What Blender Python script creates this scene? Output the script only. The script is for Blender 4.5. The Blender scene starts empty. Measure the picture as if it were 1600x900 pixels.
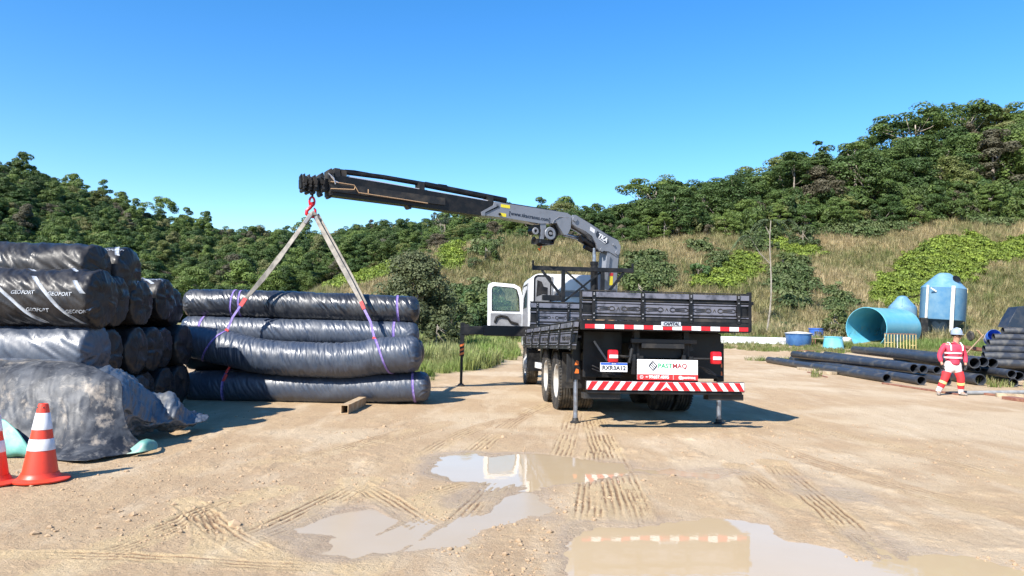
import bpy, bmesh, math, random
import numpy as np
from mathutils import Vector, Matrix, Euler
R = math.radians
S = bpy.context.scene
COL = S.collection
random.seed(7)

# ------------------------------------------------------------------ camera
EYE = 1.6
PITCH, ROLL, FPX = R(2.478), R(1.3), 1155.0
_f = Vector((0, math.cos(PITCH), math.sin(PITCH)))
_r0 = Vector((1, 0, 0)); _u0 = Vector((0, -math.sin(PITCH), math.cos(PITCH)))
_rt = _r0*math.cos(ROLL) + _u0*math.sin(ROLL)
_up = -_r0*math.sin(ROLL) + _u0*math.cos(ROLL)
cd = bpy.data.cameras.new('camera'); cam = bpy.data.objects.new('camera', cd); COL.objects.link(cam)
cd.sensor_width = 36.0; cd.lens = 36.0*FPX/1600.0; cd.clip_start = 0.1; cd.clip_end = 6000
m = Matrix((( _rt.x, _up.x, -_f.x, 0), (_rt.y, _up.y, -_f.y, 0), (_rt.z, _up.z, -_f.z, EYE), (0, 0, 0, 1)))
cam.matrix_world = m
S.camera = cam

# ------------------------------------------------------------------ sky and sun
SUN_AZ = R(38.0)      # shadows run this far right of straight ahead
SUN_EL = R(41.0)
W = bpy.data.worlds.new('World'); S.world = W; W.use_nodes = True
nt = W.node_tree; bg = nt.nodes['Background']
sky = nt.nodes.new('ShaderNodeTexSky'); sky.sky_type = 'NISHITA'; sky.sun_disc = False
sky.sun_elevation = SUN_EL; sky.sun_rotation = R(180) + SUN_AZ
sky.air_density = 1.0; sky.dust_density = 0.25; sky.ozone_density = 2.6; sky.altitude = 200
hs = nt.nodes.new('ShaderNodeHueSaturation'); hs.inputs['Saturation'].default_value = 1.36
hs.inputs['Hue'].default_value = 0.503
nt.links.new(sky.outputs[0], hs.inputs['Color']); nt.links.new(hs.outputs[0], bg.inputs[0])
bg.inputs[1].default_value = 0.126
sl = bpy.data.lights.new('sun', 'SUN'); sl.energy = 4.9; sl.angle = R(0.53); sl.color = (1.0, 0.95, 0.87)
so = bpy.data.objects.new('sun', sl); COL.objects.link(so)
dirn = Vector((math.sin(SUN_AZ)*math.cos(SUN_EL), math.cos(SUN_AZ)*math.cos(SUN_EL), -math.sin(SUN_EL)))
so.rotation_euler = dirn.to_track_quat('-Z', 'Y').to_euler(); so.location = (-20, -20, 30)
S.view_settings.view_transform = 'Standard'; S.view_settings.look = 'None'
S.view_settings.exposure = 1.0; S.view_settings.gamma = 1.0
S.render.engine = 'CYCLES'
S.cycles.max_bounces = 6; S.cycles.diffuse_bounces = 3; S.cycles.glossy_bounces = 3
S.cycles.transparent_max_bounces = 6; S.cycles.transmission_bounces = 3
S.cycles.caustics_reflective = False; S.cycles.caustics_refractive = False
S.cycles.use_denoising = True

# ------------------------------------------------------------------ helpers
def ray(px, py):
    return (_f*FPX + _rt*(px-800.0) + _up*(450.0-py)).normalized()
def at(px, py, Y):
    d = ray(px, py); t = Y/d.y
    return Vector((d.x*t, Y, EYE + d.z*t))
def gd(px, py, z=0.0):
    d = ray(px, py); t = (z-EYE)/d.z
    return Vector((d.x*t, d.y*t, z))

def _h(ix, iy, iz, seed):
    n = (ix.astype(np.int64)*374761393 + iy.astype(np.int64)*668265263 + iz.astype(np.int64)*2147483647 + seed*1274126177) & 0xffffffff
    n = ((n ^ (n >> 13))*1274126177) & 0xffffffff
    n = (n ^ (n >> 16)) & 0xffffff
    return n/float(0xffffff)
def vn(x, y, z=None, seed=0):
    """value noise in -1..1"""
    x = np.asarray(x, float); y = np.asarray(y, float)
    z = np.zeros_like(x) if z is None else np.asarray(z, float)
    x0 = np.floor(x); y0 = np.floor(y); z0 = np.floor(z)
    fx, fy, fz = x-x0, y-y0, z-z0
    fx = fx*fx*fx*(fx*(fx*6-15)+10); fy = fy*fy*fy*(fy*(fy*6-15)+10); fz = fz*fz*(3-2*fz)
    r = 0
    for dz in (0, 1):
        if dz == 1 and not np.any(fz): break
        wz = fz if dz else 1-fz
        for dy in (0, 1):
            wy = fy if dy else 1-fy
            for dx in (0, 1):
                wx = fx if dx else 1-fx
                r = r + wx*wy*wz*_h(x0+dx, y0+dy, z0+dz, seed)
    return r*2-1
def fbm(x, y, o=4, seed=0, z=None, g=0.5):
    r = 0; a = 1; t = 0
    for i in range(o):
        r = r + a*vn(x*2**i+i*17.3, y*2**i-i*9.1, None if z is None else z*2**i, seed+i); t += a; a *= g
    return r/t
def sstep(a, b, x):
    t = np.clip((x-a)/(b-a), 0, 1); return t*t*(3-2*t)

def link(o, parent=None):
    COL.objects.link(o)
    if parent is not None: o.parent = parent
    return o
def tag(o, label=None, cat=None, group=None, kind=None):
    if label: o['label'] = label
    if cat: o['category'] = cat
    if group: o['group'] = group
    if kind: o['kind'] = kind
    return o
def empty(name, loc=(0, 0, 0), rot=(0, 0, 0), **k):
    o = bpy.data.objects.new(name, None); o.empty_display_size = 0.2
    o.location = loc; o.rotation_euler = rot; COL.objects.link(o); return tag(o, **k)
def copy_tree(o, parent=None):
    c = o.copy(); COL.objects.link(c)
    if parent is not None: c.parent = parent
    for ch in list(o.children): copy_tree(ch, c)
    return c

def np_mesh(name, V, F, mat=None, smooth=True, midx=None):
    V = np.asarray(V, np.float32); F = np.asarray(F, np.int32)
    me = bpy.data.meshes.new(name)
    me.vertices.add(len(V)); me.vertices.foreach_set('co', V.ravel())
    n, k = F.shape
    me.loops.add(n*k); me.loops.foreach_set('vertex_index', F.ravel())
    me.polygons.add(n); me.polygons.foreach_set('loop_start', np.arange(0, n*k, k, dtype=np.int32))
    me.polygons.foreach_set('loop_total', np.full(n, k, np.int32))
    me.polygons.foreach_set('use_smooth', np.full(n, smooth, bool))
    for m_ in (mat if isinstance(mat, (list, tuple)) else [mat]):
        if m_: me.materials.append(m_)
    if midx is not None: me.polygons.foreach_set('material_index', np.asarray(midx, np.int32))
    me.update(); me.validate()
    return me
def mobj(name, me, parent=None, **k):
    o = bpy.data.objects.new(name, me); link(o, parent); return tag(o, **k)

class MB:
    """collects shapes into ONE mesh"""
    def __init__(s): s.v = []; s.f = []
    def add(s, vs, fs):
        b = len(s.v); s.v += [tuple(v) for v in vs]; s.f += [tuple(i+b for i in f) for f in fs]; return s
    def box(s, c, d, rot=None, bev=0.0):
        x, y, z = d[0]/2, d[1]/2, d[2]/2
        b = min(bev, x*.9, y*.9, z*.9)
        vs = []
        if b <= 0:
            vs = [Vector((i*x, j*y, k*z)) for i in (-1, 1) for j in (-1, 1) for k in (-1, 1)]
            fs = [(0, 1, 3, 2), (4, 6, 7, 5), (0, 4, 5, 1), (2, 3, 7, 6), (0, 2, 6, 4), (1, 5, 7, 3)]
        else:
            bm = bmesh.new(); bmesh.ops.create_cube(bm, size=1)
            for v in bm.verts: v.co = Vector((v.co.x*2*x, v.co.y*2*y, v.co.z*2*z))
            bmesh.ops.bevel(bm, geom=list(bm.edges), offset=b, segments=2, affect='EDGES', profile=.6)
            bm.verts.index_update()
            vs = [v.co.copy() for v in bm.verts]; fs = [tuple(v.index for v in f.verts) for f in bm.faces]; bm.free()
        if rot is not None:
            Mx = rot if isinstance(rot, Matrix) else Euler(rot).to_matrix()
            vs = [Mx @ v for v in vs]
        c = Vector(c)
        return s.add([v+c for v in vs], fs)
    def bar(s, a, b, w, h, up=(0, 0, 1), bev=0):
        """rectangular bar from a to b; h measured along up"""
        a = Vector(a); b = Vector(b); d = b-a; L = d.length; d.normalize(); up = Vector(up)
        sx = d.cross(up).normalized(); uz = sx.cross(d).normalized()
        Mx = Matrix((sx, d, uz)).transposed()
        return s.box((a+b)/2, (w, L, h), Mx, bev)
    def tube(s, pts, r, n=10, cap=True, closed=False):
        pts = [Vector(p) for p in pts]; N = len(pts)
        rr = r if isinstance(r, (list, tuple)) else [r]*N
        ring = []; prev = None
        for i, p in enumerate(pts):
            if closed: d = pts[(i+1) % N]-pts[i-1]
            else: d = (pts[min(i+1, N-1)]-pts[max(i-1, 0)])
            d.normalize()
            if prev is None:
                a = Vector((0, 0, 1)) if abs(d.z) < .9 else Vector((1, 0, 0))
                u = d.cross(a).normalized()
            else:
                u = (prev - d*prev.dot(d)).normalized()
            prev = u; w = d.cross(u)
            ring.append([p + (u*math.cos(2*math.pi*k/n)+w*math.sin(2*math.pi*k/n))*rr[i] for k in range(n)])
        vs = [v for q in ring for v in q]; fs = []
        for i in range(N if closed else N-1):
            j = (i+1) % N
            for k in range(n):
                k2 = (k+1) % n
                fs.append((i*n+k, i*n+k2, j*n+k2, j*n+k))
        if cap and not closed:
            fs.append(tuple(range(n-1, -1, -1))); fs.append(tuple((N-1)*n+k for k in range(n)))
        return s.add(vs, fs)
    def lathe(s, prof, n=32, axis='z', c=(0, 0, 0), Mx=None, close=False):
        """prof = list of (r, h)"""
        vs = []; fs = []; P = len(prof)
        for k in range(n):
            a = 2*math.pi*k/n
            for r, h in prof: 
                v = Vector((r*math.cos(a), r*math.sin(a), h))
                if axis == 'x': v = Vector((v.z, v.x, v.y))
                elif axis == 'y': v = Vector((v.y, v.z, v.x))
                vs.append(v)
        for k in range(n):
            k2 = (k+1) % n
            for i in range(P if close else P-1):
                j = (i+1) % P
                fs.append((k*P+i, k2*P+i, k2*P+j, k*P+j))
        if Mx is not None: vs = [Mx @ v for v in vs]
        c = Vector(c)
        return s.add([v+c for v in vs], fs)
    def prism(s, poly, off):
        """poly: 3D points of a planar polygon, extruded by +-off/2"""
        off = Vector(off)/2; n = len(poly); poly = [Vector(p) for p in poly]
        vs = [p-off for p in poly]+[p+off for p in poly]
        fs = [tuple(range(n-1, -1, -1)), tuple(range(n, 2*n))]+[(i, (i+1) % n, n+(i+1) % n, n+i) for i in range(n)]
        return s.add(vs, fs)
    def build(s, name, mat, parent=None, smooth=False, Mx=None, angle=38, world=False, **k):
        me = bpy.data.meshes.new(name)
        vs = s.v
        if Mx is not None: vs = [Mx @ Vector(v) for v in vs]
        me.from_pydata([tuple(v) for v in vs], [], s.f)
        bm = bmesh.new(); bm.from_mesh(me); bmesh.ops.recalc_face_normals(bm, faces=list(bm.faces)); 
        if smooth:
            for f in bm.faces: f.smooth = True
            for e in bm.edges:
                if len(e.link_faces) == 2 and e.calc_face_angle(0) > R(angle): e.smooth = False
        bm.to_mesh(me); bm.free()
        if mat: me.materials.append(mat)
        o = bpy.data.objects.new(name, me); link(o, parent)
        if world and parent is not None:
            o.matrix_parent_inverse = full_matrix(parent).inverted()
        return tag(o, **k)
def full_matrix(o):
    mx = Matrix.LocRotScale(o.location, o.rotation_euler, o.scale)
    if o.parent is not None: mx = full_matrix(o.parent) @ o.matrix_parent_inverse @ mx
    return mx

def text_mesh(txt, size, mat, name, Mx, parent=None, depth=0.002, bold=0.0, shear=0.0, align='CENTER', world=False, fn=None, spacing=1.0, **k):
    cu = bpy.data.curves.new(name, 'FONT'); cu.body = txt; cu.size = size; cu.extrude = depth
    cu.offset = bold; cu.shear = shear; cu.align_x = align; cu.align_y = 'CENTER'; cu.space_character = spacing
    cu.resolution_u = 3
    t = bpy.data.objects.new('tmp', cu); COL.objects.link(t)
    dg = bpy.context.evaluated_depsgraph_get(); dg.update()
    me = bpy.data.meshes.new_from_object(t.evaluated_get(dg)); me.name = name
    bpy.data.objects.remove(t); bpy.data.curves.remove(cu)
    if fn:
        bm = bmesh.new(); bm.from_mesh(me)
        for v in bm.verts: v.co = fn(v.co)
        bm.to_mesh(me); bm.free()
    else: me.transform(Mx)
    me.materials.clear(); me.materials.append(mat)
    o = bpy.data.objects.new(name, me); link(o, parent)
    if world and parent is not None: o.matrix_parent_inverse = full_matrix(parent).inverted()
    return tag(o, **k)

# ------------------------------------------------------------------ materials
def _n(nt, t, **kw):
    n = nt.nodes.new(t)
    for k, v in kw.items():
        if k in n.inputs: n.inputs[k].default_value = v
        else: setattr(n, k, v)
    return n
def M(name, c, rough=0.5, metal=0.0, c2=None, scale=4.0, bump=0.0, bscale=30.0, spec=0.5, coat=0.0, detail=5.0, lo=.4, hi=.65, rv=0.0, dirt=0.0, emis=None, bdist=0.01):
    m = bpy.data.materials.new(name); m.use_nodes = True; nt = m.node_tree; L = nt.links
    b = nt.nodes['Principled BSDF']
    b.inputs['Base Color'].default_value = (*c, 1); b.inputs['Roughness'].default_value = rough
    b.inputs['Metallic'].default_value = metal; b.inputs['Specular IOR Level'].default_value = spec
    b.inputs['Coat Weight'].default_value = coat; b.inputs['Coat Roughness'].default_value = .08
    tc = _n(nt, 'ShaderNodeTexCoord')
    if c2 is not None:
        no = _n(nt, 'ShaderNodeTexNoise', Scale=scale, Detail=detail, Roughness=.6)
        L.new(tc.outputs['Object'], no.inputs['Vector'])
        mr = _n(nt, 'ShaderNodeMapRange'); mr.inputs['From Min'].default_value = lo; mr.inputs['From Max'].default_value = hi
        L.new(no.outputs['Fac'], mr.inputs['Value'])
        mx = _n(nt, 'ShaderNodeMix', data_type='RGBA'); mx.inputs[6].default_value = (*c, 1); mx.inputs[7].default_value = (*c2, 1)
        L.new(mr.outputs[0], mx.inputs[0]); L.new(mx.outputs[2], b.inputs['Base Color'])
        if rv:
            ad = _n(nt, 'ShaderNodeMath', operation='MULTIPLY_ADD'); ad.inputs[1].default_value = rv; ad.inputs[2].default_value = rough
            L.new(mr.outputs[0], ad.inputs[0]); L.new(ad.outputs[0], b.inputs['Roughness'])
    if bump:
        nb = _n(nt, 'ShaderNodeTexNoise', Scale=bscale, Detail=4.0, Roughness=.6)
        L.new(tc.outputs['Object'], nb.inputs['Vector'])
        bp = _n(nt, 'ShaderNodeBump', Strength=bump, Distance=bdist)
        L.new(nb.outputs['Fac'], bp.inputs['Height']); L.new(bp.outputs[0], b.inputs['Normal'])
    if emis: b.inputs['Emission Color'].default_value = (*emis, 1)
    return m
# ================================================================== TERRAIN
def azp(px): return (px-800.0)/FPX
_RX = np.array([azp(p) for p in (-900, 200, 380, 450, 520, 600, 680, 740, 800, 900, 1000, 1100, 1200, 1300, 1400, 1500, 1600, 1800, 2600)])
_RZ = np.array([0, 0, 0.6, 1.8, 4.4, 6.6, 9.6, 11.0, 11.6, 11.2, 11.4, 13.2, 15.2, 18.0, 20.8, 24, 27.5, 32, 34.])
_LX = np.array([azp(p) for p in (-2000, -600, -200, 0, 100, 200, 300, 400, 475, 550, 650, 720, 800, 900, 1200, 2600)])
_LZ = np.array([50, 48, 44, 34, 29.5, 24.5, 20, 19, 18.2, 21.6, 25, 26.5, 27, 27, 30, 40.])
def hill_h(x, y):
    """ground height; x to the right, y away from the camera"""
    x = np.asarray(x, float); y = np.asarray(y, float)
    r = np.hypot(x, y); yy = np.maximum(y, 1.0)
    a = np.where(y > 1, x/yy, np.sign(x)*3.0); a = np.clip(a, -3, 3)
    zr = np.interp(a, _RX, _RZ)
    foot = 60.0 + 1.5*vn(x*.06, y*.06, seed=5)
    s = y-foot
    ramp = np.where(s < 4, np.maximum(s+8, 0)*.085, 1.02 + (s-4)*.5)
    ramp = np.maximum(ramp, 0)
    k = 1.6
    zz = -np.log(np.exp(-ramp/k)+np.exp(-(zr+.0)/k)+1e-30)*k + k*np.log(1+np.exp(-(zr+ramp)/k)*1.0)*0
    zz = np.maximum(np.minimum(zz, ramp), 0)
    zr2 = np.interp(a, _LX, _LZ)
    t = np.clip((r-112)/150.0, 0, 1)
    zl = zr2*(t**.9)*sstep(105, 125, r)
    z = np.where(y > 0, np.maximum(zz, zl), sstep(120, 300, r)*10)
    z = z + (0.35*fbm(x*.13, y*.13, 3, 11))*np.clip(z/3, 0, 1) + (2.5*fbm(x*.02, y*.02, 2, 12))*np.clip((z-6)/10, 0, 1)*sstep(110, 150, r)
    return np.maximum(z, 0)

def polysd(px, py, poly):
    """signed distance, negative inside"""
    d2 = np.full(px.shape, 1e9); ins = np.zeros(px.shape, bool); n = len(poly)
    for i in range(n):
        ax, ay = poly[i]; bx, by = poly[(i+1) % n]
        ex, ey = bx-ax, by-ay; wx, wy = px-ax, py-ay
        t = np.clip((wx*ex+wy*ey)/(ex*ex+ey*ey+1e-12), 0, 1)
        dx, dy = wx-ex*t, wy-ey*t; d2 = np.minimum(d2, dx*dx+dy*dy)
        c = ((ay > py) != (by > py)); 
        xx = ax + (py-ay)/(by-ay+1e-12)*(bx-ax)
        ins ^= (c & (px < xx))
    d = np.sqrt(d2); return np.where(ins, -d, d)
def G2(lst): return [tuple(gd(x, y)[:2]) for x, y in lst]
PUDDLES = [
 ('P1', G2([(681,738),(698,715),(738,706),(762,716),(800,712),(836,709),(905,716),(975,724),(984,737),(930,748),(850,756),(770,753),(715,750)]), .022),
 ('P1b', G2([(985,733),(1045,730),(1090,737),(1135,739),(1120,747),(1040,741)]), .012),
 ('P2', G2([(450,826),(505,803),(575,793),(640,806),(690,812),(745,800),(768,772),(830,763),(862,795),(825,812),(765,824),(725,852),(640,858),(560,868),(505,862),(520,835)]), .013),
 ('P2b', G2([(700,770),(760,752),(800,757),(770,780),(715,790)]), .008),
 ('P3', G2([(893,838),(935,824),(1040,818),(1095,808),(1148,812),(1195,822),(1235,842),(1290,852),(1335,872),(1400,866),(1500,868),(1605,890),(1640,930),(1500,960),(900,960)]), .03),
 ('P4', G2([(1225,752),(1250,750),(1275,768),(1245,766)]), .016),
 ('P5', G2([(1290,762),(1312,766),(1325,774),(1296,770)]), .014),
 ('P6', G2([(1335,835),(1375,846),(1410,868),(1370,868)]), .02),
]
TRACKS = [  # pixel polyline on the ground, width, groove depth, number of grooves
 ([(150,862),(250,830),(340,793),(440,765)], .34, .022, 5), ([(330,868),(430,822),(500,790),(575,752)], .36, .024, 5),
 ([(60,900),(190,860),(300,815)], .26, .014, 4), ([(470,720),(560,695),(640,672)], .3, .014, 4),
 ([(287,783),(312,805),(327,835),(318,872)], .24, .026, 4), ([(287,783),(335,822),(390,858),(440,876)], .26, .022, 4),
 ([(-30,868),(120,868),(260,874),(420,884),(560,890)], .2, .018, 3), ([(100,900),(180,875)], .2, .016, 4), ([(240,900),(330,872)], .22, .018, 4),
 ([(545,752),(590,775),(650,812),(720,852)], .27, .022, 4), ([(575,862),(640,828),(700,792)], .34, .024, 5),
 ([(690,845),(735,800),(790,745),(820,725)], .28, .018, 4), ([(640,790),(720,760),(800,742)], .26, .016, 4),
 ([(990,825),(975,780),(962,740),(940,690),(925,650)], .42, .024, 6), ([(918,830),(920,780),(925,740),(932,690)], .32, .02, 5),
 ([(1020,870),(1000,800),(975,745)], .22, .014, 4), ([(1150,728),(1200,765),(1240,790)], .3, .014, 5), ([(1205,722),(1270,775),(1345,845),(1400,890)], .34, .024, 5),
 ([(690,745),(800,660),(870,625)], .3, .010, 4), ([(650,720),(740,670),(850,640)], .3, .010, 4), ([(1150,680),(1300,730),(1600,815)], .4, .009, 4),
 ([(1180,650),(1400,700),(1620,760)], .45, .008, 4), ([(560,900),(600,862)], .26, .018, 4), ([(900,640),(880,700),(860,740)], .3, .012, 4),
 ([(1400,880),(1500,905)], .3, .02, 4), ([(700,660),(600,690),(440,720),(300,735)], .3, .008, 4),
]
def ground_detail(x, y):
    """returns dz, wet, pale for the flat yard"""
    dz = .012*fbm(x*.55, y*.55, 3, 21) + .006*fbm(x*2.3, y*2.3, 3, 22)
    fine = .0045*fbm(x*14, y*14, 3, 23)*(1-sstep(9, 16, y)) + .004*np.maximum(vn(x*22, y*22, seed=24)-.45, 0)*(1-sstep(8, 13, y))
    dz = dz + fine
    wet = np.zeros_like(x)
    lump = .016*np.maximum(fbm(x*3.1+40, y*3.1, 4, 31, g=.62)-.12, 0)*4*sstep(.1, .5, fbm(x*.3, y*.3, 2, 33)+.45)*(1-sstep(10, 16, y))
    dz = dz + lump*.6
    for nm, poly, dep in PUDDLES:
        sd = polysd(x, y, poly)
        sd = sd + .10*fbm(x*2.6, y*2.6, 4, 41)+.035*fbm(x*9, y*9, 2, 47)
        dz = np.where(sd < .4, dz*sstep(-.15, .4, sd)*.8 + dz*.2, dz)
        dz = dz - dep*sstep(.16, -.16, sd) - .004*sstep(.5, .0, sd)
        wet = np.maximum(wet, sstep(.38, .0, sd + .18*vn(x*1.7, y*1.7, seed=42)))
    trk = np.zeros_like(x); band_ = np.zeros_like(x)
    for pl, w, dep, ng in TRACKS:
        w *= .84
        pts = [gd(*p) for p in pl]
        # resample with Catmull-Rom
        P = [np.array(p[:2]) for p in pts]; Q = []
        P2 = [2*P[0]-P[1]]+P+[2*P[-1]-P[-2]]
        for i in range(1, len(P2)-2):
            for t in np.linspace(0, 1, 5, endpoint=False):
                p0, p1, p2, p3 = P2[i-1], P2[i], P2[i+1], P2[i+2]
                Q.append(.5*((2*p1)+(-p0+p2)*t+(2*p0-5*p1+4*p2-p3)*t*t+(-p0+3*p1-3*p2+p3)*t**3))
        Q.append(P[-1]); Q = np.array(Q)
        lo = Q.min(0)-w*2; hi = Q.max(0)+w*2
        sel = (x > lo[0]) & (x < hi[0]) & (y > lo[1]) & (y < hi[1])
        if not sel.any(): continue
        X = x[sel]; Y = y[sel]; bd = np.full(X.shape, 1e9); bs = np.zeros_like(X); ba = np.zeros_like(X); acc = 0
        for i in range(len(Q)-1):
            e = Q[i+1]-Q[i]; L = np.hypot(*e)+1e-9
            tx, ty = X-Q[i][0], Y-Q[i][1]; t = np.clip((tx*e[0]+ty*e[1])/L**2, 0, 1)
            dx, dy = tx-e[0]*t, ty-e[1]*t; d = np.hypot(dx, dy)
            side = np.sign(e[0]*ty-e[1]*tx)
            u = d < bd; bd = np.where(u, d, bd); bs = np.where(u, side*d, bs); ba = np.where(u, acc+t*L, ba); acc += L
        mask = sstep(w*.62, w*.46, bd)*np.minimum(sstep(0, 1.1, ba), sstep(0, 1.1, acc-ba))
        brk = sstep(-.75, -.1, fbm(X*1.3, Y*1.3, 3, 51+len(pl)))
        g = (np.cos((bs+.012*fbm(ba*2.5, bs*4, 2, 60))/w*2*np.pi*ng)*.5+.5)**2.2
        blocks = sstep(-.45, .05, fbm(ba*2.2, np.floor(bs/w*ng)*3.7, 2, 58))*(.8+.5*fbm(ba*14, bs*20, 2, 56))
        wet_s = 1-.75*wet[sel]
        prof = (-dep*.8*g*blocks + dep*.10 + .35*dep*fbm(X*9, Y*9, 3, 57))*wet_s
        rim = dep*.35*(.6+.8*fbm(X*7, Y*7, 2, 59))*np.exp(-((bd-w*.6)/(w*.11))**2)*np.minimum(sstep(0, .3, ba), sstep(0, .3, acc-ba))
        v = dz[sel]; v = v + (prof*mask + rim)*brk - .3*mask*v; dz[sel] = v
        tr = trk[sel]; trk[sel] = np.maximum(tr, mask*brk*np.clip(g*blocks, 0, 1)*min(1, dep/.018)*(1-.5*wet[sel])); bn_ = band_[sel]; band_[sel] = np.maximum(bn_, sstep(w*.75, w*.4, bd)*brk*min(1, dep/.018))
    fade = 1-sstep(17, 24, y)
    pale = sstep(.0, .5, fbm(x*.28, y*.5, 4, 61)+.25*sstep(2, 7, x-.15*y)-.12*sstep(.5, -3, x))
    return dz*fade, wet, band_, trk

def build_terrain():
    aL = np.concatenate([np.linspace(-math.pi, -R(39), 60, endpoint=False), np.arctan(np.linspace(math.tan(-R(39)), math.tan(R(39)), 1050, endpoint=False)), np.linspace(R(39), math.pi, 61)])
    rows = [0.3, 1, 2, 3, 3.7]
    ys = np.linspace(935-500, 1848/24.0, 400)      # even steps in the picture
    rows += list(1.6*FPX/ys)
    r = rows[-1]
    while r < 2600: r *= 1.012 if r < 130 else 1.035 if r < 400 else 1.2; rows.append(r)
    rr = np.array(rows); A, D = np.meshgrid(aL, rr)
    dd = np.where(np.abs(A) < R(60), D/np.maximum(np.cos(A), .5), D*2)   # rows run straight across inside the view
    X = dd*np.sin(A); Y = dd*np.cos(A)
    Z = hill_h(X, Y)
    near = (Y > 3.0) & (Y < 26) & (np.abs(X) < Y*.85+1)
    dz = np.zeros_like(X); wet = np.zeros_like(X); bnd = np.zeros_like(X); trk = np.zeros_like(X)
    a, b, c, d = ground_detail(X[near], Y[near]); dz[near] = a; wet[near] = b; trk[near] = d; bnd[near] = c
    pale = sstep(.0, .5, fbm(X*.28, Y*.5, 4, 61)+.25*sstep(2, 7, X-.15*Y)-.12*sstep(.5, -3, X))
    pale = pale-2.0*bnd
    Z = Z+dz
    # grass zones
    gr = grass_mask(X, Y)
    n, k = X.shape
    V = np.stack([X, Y, Z], -1).reshape(-1, 3)
    i = np.arange(n-1)[:, None]*k; j = np.arange(k-1)[None, :]
    F = np.stack([i+j, i+j+1, i+j+k+1, i+j+k], -1).reshape(-1, 4)
    colr = np.stack([gr, wet, pale, trk], -1).reshape(-1, 4)
    zc = Z.reshape(-1)[F].mean(1)
    return V, F, colr, zc, D.reshape(-1)[F].mean(1)

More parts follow.
